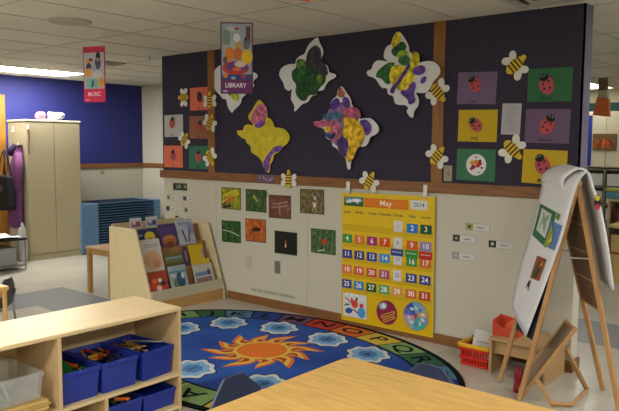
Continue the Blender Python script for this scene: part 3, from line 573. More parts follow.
def book(y0,y1,z0,z1,tx_,cov,draw,label,lean=.3,th=.012,name='picture_book'):
    w,h=y1-y0,(z1-z0)/math.cos(lean)
    b=MB().box(-w/2,w/2,0,h,0,th,mat('cover_'+cov,cov,.35,noise=.08,scale=12)); b.box(-w/2+.003,w/2+.0008,.003,h-.003,.002,th-.002,paper)
    draw(b,w,h,th+.0008)
    X=Matrix(((0,-math.sin(lean),math.cos(lean)),(1,0,0),(0,math.cos(lean),math.sin(lean)))).to_4x4()
    o=b.build(name); X.translation=Vector((tx_,(y0+y1)/2,z0)); o.matrix_world=X; tag(o,label,'book','picture books in the display rack')
def E_(b,*L):
    for x,y,a,c,z,col in L: b.ell(x,y,a,c,z,C(col),0,14)
book(-0.841,-0.606,.535,0.725,-5.235,'#28345c',lambda b,w,h,t:(b.ell(.03,.12,.06,.05,t,C('#c8b43a'),0,18),b.ell(.03,.09,.035,.03,t+.0006,C('#a89040'),0,12),b.rect(-.08,.14,.06,.02,t,C('#8a90a8'))),'navy picture book with a yellow moon, leftmost in the top tier')
book(-0.578,-0.378,.535,0.750,-5.235,'#4a3a6a',lambda b,w,h,t:(b.ell(0,.06,.085,.06,t,C('#a06038'),0,16),b.rect(0,.17,.18,.05,t,C('#56407c')),b.ell(0,.02,.05,.03,t+.0006,C('#6a3a28'),0,12),b.rect(0,.09,.12,.015,t+.001,C('#c08a50'))),'purple picture book with an orange-brown hill, top tier middle')
book(-0.363,-0.163,.535,0.780,-5.230,'#a9aebc',lambda b,w,h,t:(b.rect(-.03,.09,.02,.13,t,C('#5a4a6a'),.25),b.rect(.03,.09,.02,.13,t,C('#6a5a74'),-.2),b.rect(.06,.15,.07,.1,t-.0003,C('#7c8cae')),b.rect(0,.21,.17,.025,t,C('#8a92ac'))),'white and pale blue picture book, tallest in the top tier, on the right')
book(-0.851,-0.631,.345,0.635,-5.130,'#c2bdb8',lambda b,w,h,t:(b.ell(0,.1,.1,.09,t,C('#c89a7a'),0,18),b.ell(.03,.07,.04,.04,t+.0005,C('#b88868'),0,12),b.rect(0,.25,.16,.008,t,C('#8c8a90')),b.rect(0,.23,.18,.006,t,C('#8c8a90'))),'white picture book with a large peach shape, left of the middle tier')
book(-0.612,-0.392,.345,0.480,-5.130,'#6a6534',lambda b,w,h,t:(b.rect(0,.1,.2,.02,t,C('#7c9498')),b.rect(-.02,.075,.16,.012,t,C('#5a7478')),b.rect(0,.03,.24,.04,t,C('#50501f'))),'olive green picture book, low in the middle tier')
book(-0.378,-0.333,.345,0.525,-5.130,'#4c3a70',lambda b,w,h,t:b.rect(0,.1,.03,.1,t,C('#7a6a90')),'narrow purple book beside the plain yellow book')
book(-0.311,-0.141,.345,0.535,-5.115,'#c9ab22',lambda b,w,h,t:b.rect(.07,.1,.03,.08,t,C('#9a8ab0')),'plain yellow picture book, right of the middle tier')
book(-0.870,-0.660,.155,0.345,-5.025,'#a04030',lambda b,w,h,t:E_(b,(-.06,.07,.03,.03,t,'#c84a2c'),(0,.05,.03,.025,t,'#d8b8a0'),(.05,.09,.03,.02,t,'#2c2c30'),(-.04,.12,.03,.02,t,'#d0682c'),(.07,.04,.025,.03,t,'#c03a28'),(.02,.12,.02,.02,t,'#d8d0c0')),'red and orange picture book, leftmost in the bottom tier')
book(-0.626,-0.426,.155,0.375,-5.025,'#8fa0a8',lambda b,w,h,t:(b.ell(.02,.09,.05,.08,t,C('#34506a'),0,16),b.ell(-.04,.06,.03,.05,t,C('#6a7c50'),0,12),b.ell(.05,.13,.02,.03,t+.0006,C('#c8ccc8'),0,12),b.rect(-.06,.15,.05,.05,t,C('#b8bcb8')),b.rect(-.005,.17,.2,.02,t+.0008,C('#58809c'))),'blue and white picture book with a dark figure, middle of the bottom tier')
book(-0.335,-0.095,.155,0.350,-5.025,'#b8b4b0',lambda b,w,h,t:(b.rect(-.01,.11,.2,.04,t,C('#6a84ac')),b.rect(-.01,.05,.2,.05,t,C('#8a6a70')),b.ell(.06,.12,.02,.03,t+.0006,C('#5a3a50'),0,10),b.rect(0,.02,.23,.02,t,C('#a0a4b0'))),'white picture book with blue stripes, right end of the bottom tier')
book(-0.277,-0.087,.155,0.390,-5.055,'#c8ae30',lambda b,w,h,t:None,'yellow book peeking out behind the striped white book')
for y0,y1,c,l in ((-.845,-.715,'#8a5a68','small white and pink picture card standing on the left of the rack top'),(-.665,-.53,'#5c6688','small white and blue picture card standing on the rack top, right of the pink one')):
    p=MB().box(-(y1-y0)/2,(y1-y0)/2,0,.095,0,.003,C('#b9bcc4')); p.rect(0,.035,(y1-y0)-.03,.05,.0036,C(c)); p.ell(-.02,.05,.02,.02,.0043,C('#c8b8b0'),0,10); p.ell(.025,.04,.018,.02,.0044,C('#9a4a40' if c[1]=='8' else '#3c4a78'),0,10)
    o=p.build('picture_card'); X=Matrix(((0,-.2,.98),(1,0,0),(0,.98,.2))).to_4x4(); X.translation=Vector((-5.35,(y0+y1)/2,.735)); o.matrix_world=X; tag(o,l,'card','cards on the bookrack')
# dark bead string lying on the middle tier
q=MB(); rr=random.Random(5)
for k in range(14):
    q.lathe([(.003,-.009),(.01,-.005),(.01,.005),(.003,.009)],C(rr.choice(['#2a201c','#5a4a3a','#8a8070','#3a3040'])),8,Matrix.Translation((.03*math.sin(k*1.9),-.09+.014*k,.015*math.sin(k*1.3)+.01)))
tag(q.build('bead_string',None,(-5.245,-.02,.525)),'string of dark beads lying near the top right of the bookrack','beads')

# ============================================================ ALPHABET RUG
def rug():
    cx,cy,a,b,th=-3.387,-1.075,1.54,1.05,-.057
    E=lambda k,n=96:ellp(0,0,a-k,b-k,0,n)
    navyR=mat('rug_black','#14161c',.95,bump=.2,scale=200,noise=.1,spec=.05)
    rb=mottled('rug_blue',['#12307c','#163a8c','#2050a0'],1.6,.95)
    m=MB(); z=.010
    m.prism(E(0),.001,z,navyR)
    cols=['#74925c','#c2a840','#b06a2c','#a8382c','#6f4d68','#28407c','#4a7c9a','#3d6a4c']   # sequence repeats around the border
    # colours read off the visible letters I..R
    col={0:'#7c9a60',25:'#bda546',1:'#3d6a4c',2:'#4f7a92',3:'#2b4680',4:'#6a4a66',5:'#a8382c',6:'#b8642a',7:'#bda546',8:'#6f8f58',9:'#365c46',10:'#4a7088',11:'#28407c',12:'#64495f',13:'#a0362c',14:'#b8642a',15:'#bfa644',16:'#74925c',17:'#365c46',18:'#46708c',19:'#28407c',20:'#64495f',21:'#a0362c',22:'#b8642a',23:'#bfa644',24:'#74925c'}
    def T(k): return 282-14.75*k if k<=9 else (149.3-12.5*(k-9) if k<=17 else 49.3-14.1*(k-17))
    for k in range(26):
        t1=(T(k)+T(k-1))/2 if k else 289; t0=(T(k)+T(k+1))/2 if k<25 else T(25)-7.05
        if k==0: t1=T(25)-7.05+360
        t0+=.35; t1-=.35
        P=[]; n=8
        for i in range(n+1): t=R(t0+(t1-t0)*i/n); P.append(((a-.045)*math.cos(t),(b-.045)*math.sin(t)))
        for i in range(n,-1,-1): t=R(t0+(t1-t0)*i/n); P.append(((a-.27)*math.cos(t),(b-.27)*math.sin(t)))
        m.flat(P,z+.0008,mat('rug_'+col[k],col[k],.95,spec=.05))
        t=R(T(k)); ra,rb_=a-.157,b-.157
        nx,ny=math.cos(t)/ra,math.sin(t)/rb_
        m.text('ABCDEFGHIJKLMNOPQRSTUVWXYZ'[k],.19,navyR,x=ra*math.cos(t),y=rb_*math.sin(t),z=z+.0012,a=math.atan2(ny,nx)-PI/2,sx=1.35)
    m.flat(E(.29),z+.0009,rb)
    # back to world-aligned coordinates for the picture in the middle
    U=Matrix.Rotation(-th,4,'Z')@Matrix.Translation((-cx,-cy,0))
    # the sun
    sx,sy=-3.44,-1.05; ye,og,rd,dk=C('#c9a945',.95),C('#c8641c',.95),C('#a0301c',.95),C('#d06a1a',.95)
    for i in range(12):
        t=2*PI*i/12+.2; ct,st_=math.cos(t),math.sin(t)
        def ray(r0,r1,w,b_,zz,mm):
            L=[];Q=[]
            for j in range(9):
                u=j/8; r=r0+(r1-r0)*u; off=b_*math.sin(u*PI*1.25)*1.0; ww=w*(1-u)**.75*(1+.35*math.sin(PI*u))
                px,py=ct*r-st_*off,st_*r+ct*off
                L.append((sx+px-st_*ww,sy+py+ct*ww)); Q.append((sx+px+st_*ww,sy+py-ct*ww))
            m.flat(L+Q[::-1],zz,mm,U)
        long=.46 if i%2 else .42
        ray(.17,long,.066,.045,z+.0018,og); ray(.17,long*.9,.048,.042,z+.0024,ye); ray(.21,long*.76,.024,.034,z+.003,rd)
    m.ell(sx,sy,.215,.215,z+.0034,ye,n=32,X=U); m.ell(sx,sy,.185,.185,z+.004,dk,n=32,X=U)
    # clouds
    cw1,cw2,cw3,cb=C('#b9bfc0',.95),C('#6f9ac0',.95),C('#3f6ea2',.95),C('#10203c',.95)
    for (x,y,_a0,s,ch_) in ((-4.2,-.68,-8,1,'3'),(-3.77,-.515,-8,1,'4'),(-3.26,-.51,-8,1,'5'),(-2.8,-.61,-10,1,'6'),(-4.36,-1.06,0,1,'2'),(-3.5,-1.66,10,1,'1'),(-2.93,-1.56,10,1,'9'),(-2.45,-.95,-20,1,'7'),(-2.5,-1.35,20,1,'8')):
        ang=-42
        for k,(q,mm) in enumerate(((1.08,cb),(1,cw1),(.78,cw2),(.45,cw3))):
            P=[]
            for i in range(48):
                t=2*PI*i/48; w=1+.085*math.cos(8*t+1+x)+.05*math.cos(5*t)
                P.append((x+s*q*w*(.185*math.cos(t)*math.cos(R(ang))-.15*math.sin(t)*math.sin(R(ang))),y+s*q*w*(.185*math.cos(t)*math.sin(R(ang))+.15*math.sin(t)*math.cos(R(ang)))))
            m.flat(P,z+.0018+.0006*k,mm,U)
        m.text(ch_,.1,cb,x=x,y=y,z=z+.0042,a=0,X=U)
    o=m.build('alphabet_rug',loc=(cx,cy,0),rot=(0,0,th)); tag(o,'oval blue alphabet rug with an orange sun and white clouds','rug')
rug()

# ============================================================ FRONT SHELF UNIT
sh=empty('shelf_unit',(-3.235,-2.14,0)); tag(sh,'low maple cubby shelf holding blue trays in the foreground','shelf')
x0,x1,L=-.215,.215,1.45
MB().box(x0-.005,x1+.005,-L,0,.578,.6,maple).build('top',sh,bevel=.006)
MB().box(x0,x1,-.022,-.002,0,.578,maple_end).build('end_panel',sh,bevel=.003)
MB().box(x0,x1,-L,-L+.02,0,.578,maple_end).build('end_panel',sh,bevel=.003)
MB().box(x0,x0+.01,-L+.02,-.02,.03,.578,maple).build('back_panel',sh)
MB().box(x0+.01,x1,-.758,-.738,.02,.578,maple_end).build('divider',sh,bevel=.002)
MB().box(x0+.01,x1-.002,-.738,-.02,.198,.218,maple).build('shelf_board',sh,bevel=.003)
MB().box(x0+.01,x1-.002,-L+.02,-.758,.198,.218,maple).build('shelf_board',sh,bevel=.003)
MB().box(x0+.01,x1-.004,-.5,-.48,.03,.198,maple_end).build('divider',sh,bevel=.002)
MB().box(x0,x1-.004,-L+.02,-.02,.008,.028,maple).build('base_board',sh)
def tray(loc,label,rot=0,w=.225,d=.37,h=.165,m=traym,name='storage_tray',t=.005,group='blue storage trays'):
    b=bmesh.new()
    def ring(k,z,i=0): return [b.verts.new((sx*(d/2*k-i),sy*(w/2*k-i),z)) for sx,sy in ((-1,-1),(1,-1),(1,1),(-1,1))]
    R1=[ring(.9,0),ring(.965,h*.84),ring(1.0,h*.85),ring(1.0,h),ring(1.0,h,.012),ring(.95,h*.84,t+.004),ring(.89,.006,t)]
    for p,q in zip(R1,R1[1:]):
        for j in range(4): b.faces.new((p[j],p[(j+1)%4],q[(j+1)%4],q[j]))
    b.faces.new(R1[0][::-1]); b.faces.new(R1[-1])
    me=bpy.data.meshes.new(name); b.to_mesh(me); b.free(); me.materials.append(m); o=bpy.data.objects.new(name,me); COL.objects.link(o); o.location=loc; o.rotation_euler=(0,0,rot)
    bv=o.modifiers.new('bevel','BEVEL'); bv.width=.004; bv.segments=2; bv.limit_method='ANGLE'
    tag(o,label,'tray',group)
    if name=='storage_tray': MB().box(d/2*.99-.012,d/2+.006,-.03,.03,h*.86,h*.98,m).build('handle',o,bevel=.003)
    return o
T1=(-3.225,-2.765,.219);T2=(-3.22,-2.535,.219);T3=(-3.225,-2.3,.219)
tray(T1,'blue storage tray holding the green clipboard, nearest the shelf divider'); tray(T2,'blue storage tray of dark and bright markers, the middle one on the upper shelf'); tray(T3,'blue storage tray of pencils at the right end of the upper shelf',R(5),w=.22)
tray((-3.225,-2.50,.03),'blue storage tray with green and orange pieces on the bottom shelf',w=.22,h=.11); tray((-3.225,-2.275,.03),'blue storage tray in the bottom right corner of the shelf',h=.105)
MB().box(-.12,.12,-.05,.05,-.004,.004,mat('green_board','#14612c',.5)).build('green_clipboard',None,(-3.165,-2.805,.378),(0,R(20),R(8))); tag(bpy.data.objects['green_clipboard'],'green clipboard leaning in the blue tray beside the divider','clipboard')
def stick(loc,rot,L,c,tip,r,name,label,cat,group):
    X=MB().tube([(-L/2,0,0),(L/2-.012,0,0)],r,C(c,.4),7); o=X.build(name,None,loc,rot,smooth=False); tag(o,label,cat,group)
    MB().tube([(L/2-.012,0,0),(L/2,0,0)],[r,r*.35],C(tip,.4),7).build('tip',o); return o
rr=random.Random(21)
mc=['#c8641c','#c9a62a','#a52a1c','#1c1c20','#2a6a34','#c07a2a','#18181c','#3a2a5a','#b8a030','#20242c','#1f5a2a','#c85a1c','#8a1c1c','#2a2a30']
cname={'#c8641c':'orange','#c9a62a':'yellow','#a52a1c':'red','#1c1c20':'black','#2a6a34':'green','#c07a2a':'amber','#18181c':'black','#3a2a5a':'violet','#b8a030':'mustard','#20242c':'charcoal','#1f5a2a':'dark green','#c85a1c':'deep orange','#8a1c1c':'maroon','#2a2a30':'charcoal'}
for k in range(9):
    c=['#c8641c','#c9a62a','#b8321c','#1f7a34','#c8781c','#1c1c20','#a52a1c','#2a6a34','#c85a1c'][k]
    stick((T1[0]+.06+rr.uniform(-.06,.05),T1[1]+.045+rr.uniform(-.02,.02),.352+rr.uniform(0,.015)),(rr.uniform(-.2,.2),rr.uniform(-.2,.1),rr.uniform(-.5,.4)),.11,c,'#2a2420',.007,'marker','felt marker in the tray with the green clipboard','marker','markers in the clipboard tray')
for k in range(17):
    c=mc[k%14]
    stick((T2[0]+rr.uniform(-.11,.11),T2[1]+rr.uniform(-.06,.06),.345+rr.uniform(0,.025)),(0,rr.uniform(-.15,.15),rr.uniform(-1.4,1.4)),.13,c,'#1c1c20',.0075,'marker','felt marker heaped in the middle blue tray','marker','markers in the middle tray')
for k in range(18):
    c=['#b89a5c','#c9a83a','#a8763a','#5a2a50','#c8b48a','#1c1c20','#b8864a','#8a6a3a','#c9a83a'][k%9]
    stick((T3[0]+rr.uniform(-.08,.06),T3[1]-.02+rr.uniform(-.05,.05),.36+rr.uniform(-.01,.02)),(0,rr.uniform(-.25,.05),rr.uniform(-.5,.5)),.17,c,'#3a2a1c',.0045,'pencil','coloured pencil in the right-hand upper blue tray','pencil','pencils in the right tray')
o=MB().box(-.13,.13,-.012,.012,0,.004,C('#9fb0a8',.4)).build('ruler',None,(T3[0]+.02,T3[1]+.045,.388),(0,-.14,.15)); tag(o,'pale translucent ruler lying over the pencils in the right blue tray','ruler')
for k in range(10):
    stick((-3.1+rr.uniform(-.06,.06),-2.52+rr.uniform(-.08,.07),.145+rr.uniform(0,.01)),(0,rr.uniform(-.2,.2),rr.uniform(-1.4,1.4)),.09,mc[(k*3)%14],'#222222',.01,'crayon','thick crayon in the bottom shelf tray','crayon','crayons in the bottom tray')
# boards and clear tub in the left bay
bw=mat('board_edge','#c9a868',.5,noise=.06,scale=6)
for k in range(4):
    o=MB().box(-.14,.14,-.15,.15,0,.016,bw).build('wooden_puzzle_board',None,(-3.18+.006*k,-3.1+.006*((k*7)%3),.219+.0195*k),(0,0,R(1.5*(k%3-1))),bevel=.002)
    tag(o,['lowest thin wooden board under the clear tub','second thin wooden board from the bottom under the clear tub','third thin wooden board from the bottom under the clear tub','top thin wooden board directly under the clear tub'][k],'board','wooden boards under the clear tub')
clear=mat('clear_plastic','#c9ccca',.25,alpha=.3,spec=.5)
tray((-3.2,-3.12,.299),'clear plastic tub on the wooden boards at the left edge of the shelf',0,w=.3,d=.36,h=.135,m=clear,name='clear_tub',group=None)
for k in range(4): tag(MB().box(-.11,.11,-.004,.004,0,.10,C(['#8fa398','#b9bcb6','#5a7a68','#aab0a8'][k])).build('plastic_card',None,(-3.2,-3.2+.03*k,.310),(R(20),0,0)),['grey-green card, furthest left in the clear tub','white card, second from the left in the clear tub','dark green card in the clear tub','pale grey card, nearest the right wall of the clear tub'][k],'card','cards in the clear tub')

# ============================================================ FRONT TABLE AND CHAIRS
def rrect(x0,x1,y0,y1,r,n=6):
    P=[]
    for cx,cy,a in ((x1-r,y1-r,0),(x0+r,y1-r,90),(x0+r,y0+r,180),(x1-r,y0+r,270)):
        for i in range(n+1): t=R(a+90*i/n); P.append((cx+r*math.cos(t),cy+r*math.sin(t)))
    return P
tb=empty('activity_table',(-1.0,-2.8,0)); tag(tb,'large honey-oak classroom table in the foreground','table')
MB().prism(rrect(-.85,.55,-1.0,.68,.05),.525,.55,table_top).build('tabletop',tb,bevel=.004)
MB().prism(rrect(-.852,.552,-1.002,.682,.05),.527,.544,mat('edge_band','#4a3524',.5)).build('edge_band',tb)
for x in (-.72,.42):
    for y in (-.87,.55): MB().tube([(x,y,.525),(x,y,.0)],.02,steel,12).build('leg',tb)
MB().box(-.72,.42,-.87,.55,.47,.522,mat('apron_grey','#4a4a4c',.5)).build('apron',tb)
def chair(loc,rot,label,name='school_chair'):
    r=empty(name,loc,(0,0,rot)); r.scale=(1,.95,.96); tag(r,label,'chair','navy plastic school chairs')
    prof=[(-.15,.36),(-.152,.50),(-.14,.522),(-.05,.562),(.05,.562),(.14,.522),(.152,.50),(.15,.36)]
    # local: back plane at y=0, seat towards -y ; curved slab
    n=22; rows=[]
    def top(x): 
        ax=abs(x)
        return .565 if ax<.055 else .565-(ax-.055)*.93
    for j in range(9):
        u=j/8; rows.append([( -.152+.304*i/n, .03-.9*(( -.152+.304*i/n)**2)*1.2 +.02*u, .35+(top(-.152+.304*i/n)-.35)*u) for i in range(n+1)])
    MB().grid(rows,navy,.016).build('backrest',r,bevel=.004,smooth=False)
    seat=[]
    for j in range(7):
        v=j/6; seat.append([(x*(1-.08*v),-.01-.3*v,.315+.012*(x/.15)**2-.012*math.sin(PI*v)) for x in [(-.16+.32*i/8) for i in range(9)]])
    MB().grid(seat,navy,.012).build('seat',r,bevel=.003)
    for s in (-1,1):
        MB().tube([(s*.13,.045,.46),(s*.13,.02,.33),(s*.15,.06,.012)],.009,steel).build('leg',r,smooth=True)
        MB().tube([(s*.13,-.02,.303),(s*.13,-.27,.303),(s*.15,-.31,.012)],.009,steel).build('leg',r,smooth=True)
    return r
chair((-2.03,-2.625,0),R(90)+R(4),'navy plastic chair pushed in at the left side of the foreground table')
chair((-1.51,-1.99,0),R(0),'navy plastic chair at the far side of the foreground table, only its top showing')
chair((-4.875,-2.29,0),R(-49),'dark navy chair cut off by the left edge of the picture')
wtable((-4.885,-2.625,0),.72,.44,.55,table_top,'small oak table cut off at the left edge beside a dark chair',name='student_table',t=.03,leg=.012)

# ============================================================ RIGHT SIDE
# red basket
bk=empty('plastic_basket',(-2.10,-.19,0)); tag(bk,'red plastic basket with a yellow rim on the floor against the wall','basket')
redp=mat('basket_red','#c02a22',.4); yel=mat('basket_yellow','#d0a01c',.4); q=MB(); bw_,bd_=.112,.155
for k in range(9):
    x=-bw_+.02+k*(2*bw_-.04)/8
    for y in (-1,1): q.tube([(x*.9,y*bd_*.88,.01),(x,y*(bd_-.003),.13)],.0055,redp,sq=True)
for k in range(11):
    y=-bd_+.02+k*(2*bd_-.04)/10
    for x in (-1,1): q.tube([(x*bw_*.88,y*.9,.01),(x*(bw_-.003),y,.13)],.0055,redp,sq=True)
for z,k in ((.012,.89),(.06,.94),(.12,.98)):
    for a,b_ in (((-1,-1),(1,-1)),((1,-1),(1,1)),((1,1),(-1,1)),((-1,1),(-1,-1))): q.tube([(a[0]*bw_*k,a[1]*bd_*k,z),(b_[0]*bw_*k,b_[1]*bd_*k,z)],.008,redp,sq=True)
q.box(-bw_*.88,bw_*.88,-bd_*.88,bd_*.88,0,.008,redp); q.build('basket_body',bk)
q=MB()
for a,b_ in (((-1,-1),(1,-1)),((1,-1),(1,1)),((1,1),(-1,1)),((-1,1),(-1,-1))): q.tube([(a[0]*bw_,a[1]*bd_,.145),(b_[0]*bw_,b_[1]*bd_,.145)],.013,yel,sq=True)
q.build('rim',bk,bevel=.004)
for k,(x,c,t,h,l,n_) in enumerate(((-.085,'#3a6a94',10,.165,'blue booklet standing at the back left of the red basket','booklet'),(-.02,'#c8c8c4',18,.20,'white paper folder leaning out of the red basket','folder'),(.05,'#4a5a58',-5,.15,'dark green booklet low in the red basket','booklet'),(.085,'#b8b4a8',8,.17,'cream booklet at the right side of the red basket','booklet'))):
    b=MB().box(-[.05,.09,.09,.08][k],[.05,.09,.09,.08][k],-.006,.006,0,h,mat('bk_'+c,c,.6)); 
    if k==1: b.rect(.0,.12,.12,.01,.007,C('#9a9aa0'),0,Matrix.Rotation(PI/2,4,'X')); b.rect(.0,.09,.1,.008,.007,C('#a0a0a8'),0,Matrix.Rotation(PI/2,4,'X'))
    o=b.build(n_,None,[(-2.155,-.15,.02),(-2.085,-.23,.03),(-2.12,-.13,.02),(-2.08,-.12,.02)][k],(R(-t*.4),R(t*.5),R([30,25,10,12][k]))); tag(o,l,'book','booklets in the red basket')
# low wooden bench
bh=empty('wooden_step_bench',(-1.78,-.2,0)); tag(bh,'low wooden bench against the wall under the easel','bench')
bwood=mat('bench_ply','#ab8a60',.5,noise=.1,scale=5,stretch=(1,8,8))
MB().box(-.2,.2,-.18,.17,.225,.245,bwood).build('top',bh,bevel=.004)
for s in (-1,1): MB().box(s*.187-.01,s*.187+.01,-.17,.16,0,.225,bwood).build('side_panel',bh,bevel=.003)
MB().box(-.177,.177,-.13,-.115,.13,.225,bwood).build('apron',bh)
# orange caddy
cd=empty('magazine_caddy',(-1.97,-.13,.246),(0,0,R(8))); tag(cd,'bright red-orange folded plastic caddy on the left of the wooden bench','caddy')
om=mat('orange_red','#bd4632',.35)
cd.location=(-1.915,-.22,.246); cd.scale=(1.1,1.25,1)
MB().prism([(-.07,0),(.08,0),(.08,.05),(.0,.055),(-.07,.095)],-.004,.004,om,Matrix.Translation((0,-.06,0))@Matrix.Rotation(PI/2,4,'X')).build('side_panel',cd)
MB().prism([(-.07,0),(.08,0),(.08,.06),(.03,.095),(-.07,.115)],-.004,.004,om,Matrix.Translation((0,.06,0))@Matrix.Rotation(PI/2,4,'X')).build('side_panel',cd)
MB().box(-.07,.08,-.06,.06,0,.006,om).build('floor_panel',cd)
MB().box(-.074,-.066,-.06,.06,0,.105,om).build('end_panel',cd); MB().box(.076,.084,-.06,.06,0,.055,om).build('end_panel',cd)
MB().prism([(-.05,.01),(.075,.01),(.06,.12),(.0,.08)],-.003,.003,mat('orange_flap','#d05a3a',.4),Matrix.Rotation(PI/2,4,'X')@Matrix.Rotation(R(12),4,'Y')).build('divider_flap',cd)
crumple('red_cloth',(-1.665,-.60,.07),(.03,.035,.085),mottled('red_net',['#8a1420','#b82230','#6a1018'],40),'crumpled red cloth on the floor under the bench behind the easel leg','cloth',4,.5)

# folding wooden book stand on the floor
fs=empty('folding_board_stand',(0,0,0)); tag(fs,'small folding wooden board stand leaning on a bent leg frame beside the bench','stand')
fs.location=(-1.5,-.6,0)
def LV(x,y,z): return Vector((x+1.5,y+.6,z))
b0,b1=LV(-1.605,-.70,.012),LV(-1.325,-.62,.475); wv=Vector((-.10,.14,0))
nrm=(b1-b0).cross(wv).normalized()
gm=mat('board_grey_brown','#85705a',.6,noise=.06,scale=6)
q=MB(); 
def slab(m,p,u,v,t,mt): 
    n_=u.cross(v).normalized()*t; m.add([p,p+u,p+u+v,p+v,p+n_,p+u+n_,p+u+v+n_,p+v+n_],[(0,3,2,1),(4,5,6,7),(0,1,5,4),(1,2,6,5),(2,3,7,6),(3,0,4,7)],mt)
slab(q,b0+(b1-b0)*.06,(b1-b0)*.9,wv,.008,gm); q.build('board',fs)
q=MB()
for p in (b0,b0+wv): q.tube([p,p+(b1-b0)],.012,easelw,sq=True)
for u in (.05,.97): q.tube([b0+(b1-b0)*u,b0+(b1-b0)*u+wv],.011,easelw,sq=True)
q.build('board_frame',fs)
a0,a1=LV(-1.525,-.69,.15),LV(-1.41,-.52,.31)
q=MB().tube([a0,LV(-1.42,-.70,.02),LV(-1.33,-.62,.014),LV(-1.35,-.30,.014),a1],.011,easelw,sq=True); q.build('leg_frame',fs)

# easel
ez=empty('easel',(-1.45,-.5,0)); tag(ez,'tall wooden A-frame easel standing at the right end of the wall','easel')
EL=lambda x,y,z:Vector((x+1.45,y+.5,z))
TN,TF=EL(-1.35,-.612,1.315),EL(-1.55,-.415,1.318)
A,B_,C_,D=EL(-1.826,-.513,0),EL(-1.6,-.735,0),EL(-1.271,-.239,0),EL(-1.10,-.51,0)
for t_,f_ in ((TF,A),(TN,B_),(TF,C_),(TN,D)): MB().tube([f_+Vector((0,0,.012)),t_],.0135,easelw,sq=True).build('leg',ez,bevel=.003)
MB().tube([TN+(TN-TF)*.08,TF-(TN-TF)*.08],.016,easelw,10).build('top_bar',ez)
mp=lambda a,b,u:a+(b-a)*u
ew=mat('easel_panel','#6e5138',.6,noise=.1,scale=4)
pn=MB()
for k in range(4):
    u0,u1=.06+k*.125,.06+k*.125+.118
    p=mp(TF,C_,u0); q_=mp(TN,D,u0); r_=mp(TN,D,u1); s_=mp(TF,C_,u1); n_=(q_-p).cross(s_-p).normalized()*.006
    pn.add([p-n_,q_-n_,r_-n_,s_-n_,p+n_,q_+n_,r_+n_,s_+n_],[(0,1,2,3),(7,6,5,4),(0,4,5,1),(1,5,6,2),(2,6,7,3),(3,7,4,0)],ew)
pn.build('slatted_panel',ez)
for k in range(5): MB().tube([mp(TF,C_,.057+k*.125),mp(TN,D,.057+k*.125)],.006,easelw,sq=True).build('cross_slat',ez)
pf=MB(); p,q_,r_,s_=mp(TF,A,.1),mp(TN,B_,.1),mp(TN,B_,.72),mp(TF,A,.72); n_=(q_-p).cross(s_-p).normalized()*.004
pf.add([p-n_,q_-n_,r_-n_,s_-n_,p+n_,q_+n_,r_+n_,s_+n_],[(0,1,2,3),(7,6,5,4),(0,4,5,1),(1,5,6,2),(2,6,7,3),(3,7,4,0)],mat('easel_front','#22242a',.6)); pf.build('front_board',ez)
for a_,b_ in ((mp(TF,A,.33),mp(TF,C_,.33)),(mp(TN,B_,.33),mp(TN,D,.33))): MB().tube([a_,b_],.0045,mat('spreader','#a09c94',.35,metal=.7)).build('spreader',ez)
# chart pad: one long sheet stack folded over the top
pad=empty('chart_paper_pad',(-1.45,-.5,0)); tag(pad,'large white chart paper pad folded over the easel top, with insect drawings','paper pad')
def smooth_rows(K,n):
    out=[]
    for i in range(n+1):
        t=i/n*(len(K)-1); k=min(int(t),len(K)-2); u=t-k
        p0,p1,p2,p3=K[max(k-1,0)],K[k],K[k+1],K[min(k+2,len(K)-1)]
        out.append([.5*((2*b)+(-a+c)*u+(2*a-5*b+4*c-d)*u*u+(-a+3*b-3*c+d)*u**3) for a,b,c,d in zip(p0,p1,p2,p3)])
    return out
# keys: (left/far edge point, right/near edge point)
keys=[((-1.80,-.43,.49),(-1.605,-.66,.375)),((-1.78,-.39,.714),(-1.487,-.68,.722)),((-1.695,-.385,1.045),(-1.40,-.69,1.0)),((-1.66,-.39,1.21),(-1.356,-.69,1.193)),((-1.635,-.37,1.33),(-1.325,-.665,1.33)),((-1.56,-.33,1.39),(-1.30,-.60,1.385))]
KL=smooth_rows([k[0] for k in keys],20); KR=smooth_rows([k[1] for k in keys],20)
rows=[[tuple(a[i]+(b[i]-a[i])*j/8-(.012*math.sin(PI*j/8) if i==1 else 0) for i in range(3)) for j in range(9)] for a,b in zip(KL,KR)]
loc=lambda P:[[(p[0]+1.45,p[1]+.5,p[2]) for p in r] for r in P]
MB().grid(loc(rows),paper,.0018).build('front_sheet',pad,smooth=True)
k2=[((-1.66,-.345,1.27),(-1.43,-.60,1.27)),((-1.665,-.335,1.34),(-1.43,-.62,1.335)),((-1.60,-.31,1.395),(-1.36,-.60,1.395)),((-1.50,-.30,1.40),(-1.30,-.595,1.375)),((-1.45,-.30,1.33),(-1.262,-.62,1.29)),((-1.42,-.30,1.2),(-1.215,-.64,1.19)),((-1.36,-.29,.96),(-1.17,-.625,.97)),((-1.31,-.28,.72),(-1.14,-.58,.717))]
KL=smooth_rows([k[0] for k in k2],28); KR=smooth_rows([k[1] for k in k2],28)
rows2=[[tuple(a[i]+(b[i]-a[i])*j/6 for i in range(3)) for j in range(7)] for a,b in zip(KL,KR)]
MB().grid(loc(rows2),paper,.012).build('folded_pages',pad,smooth=True)
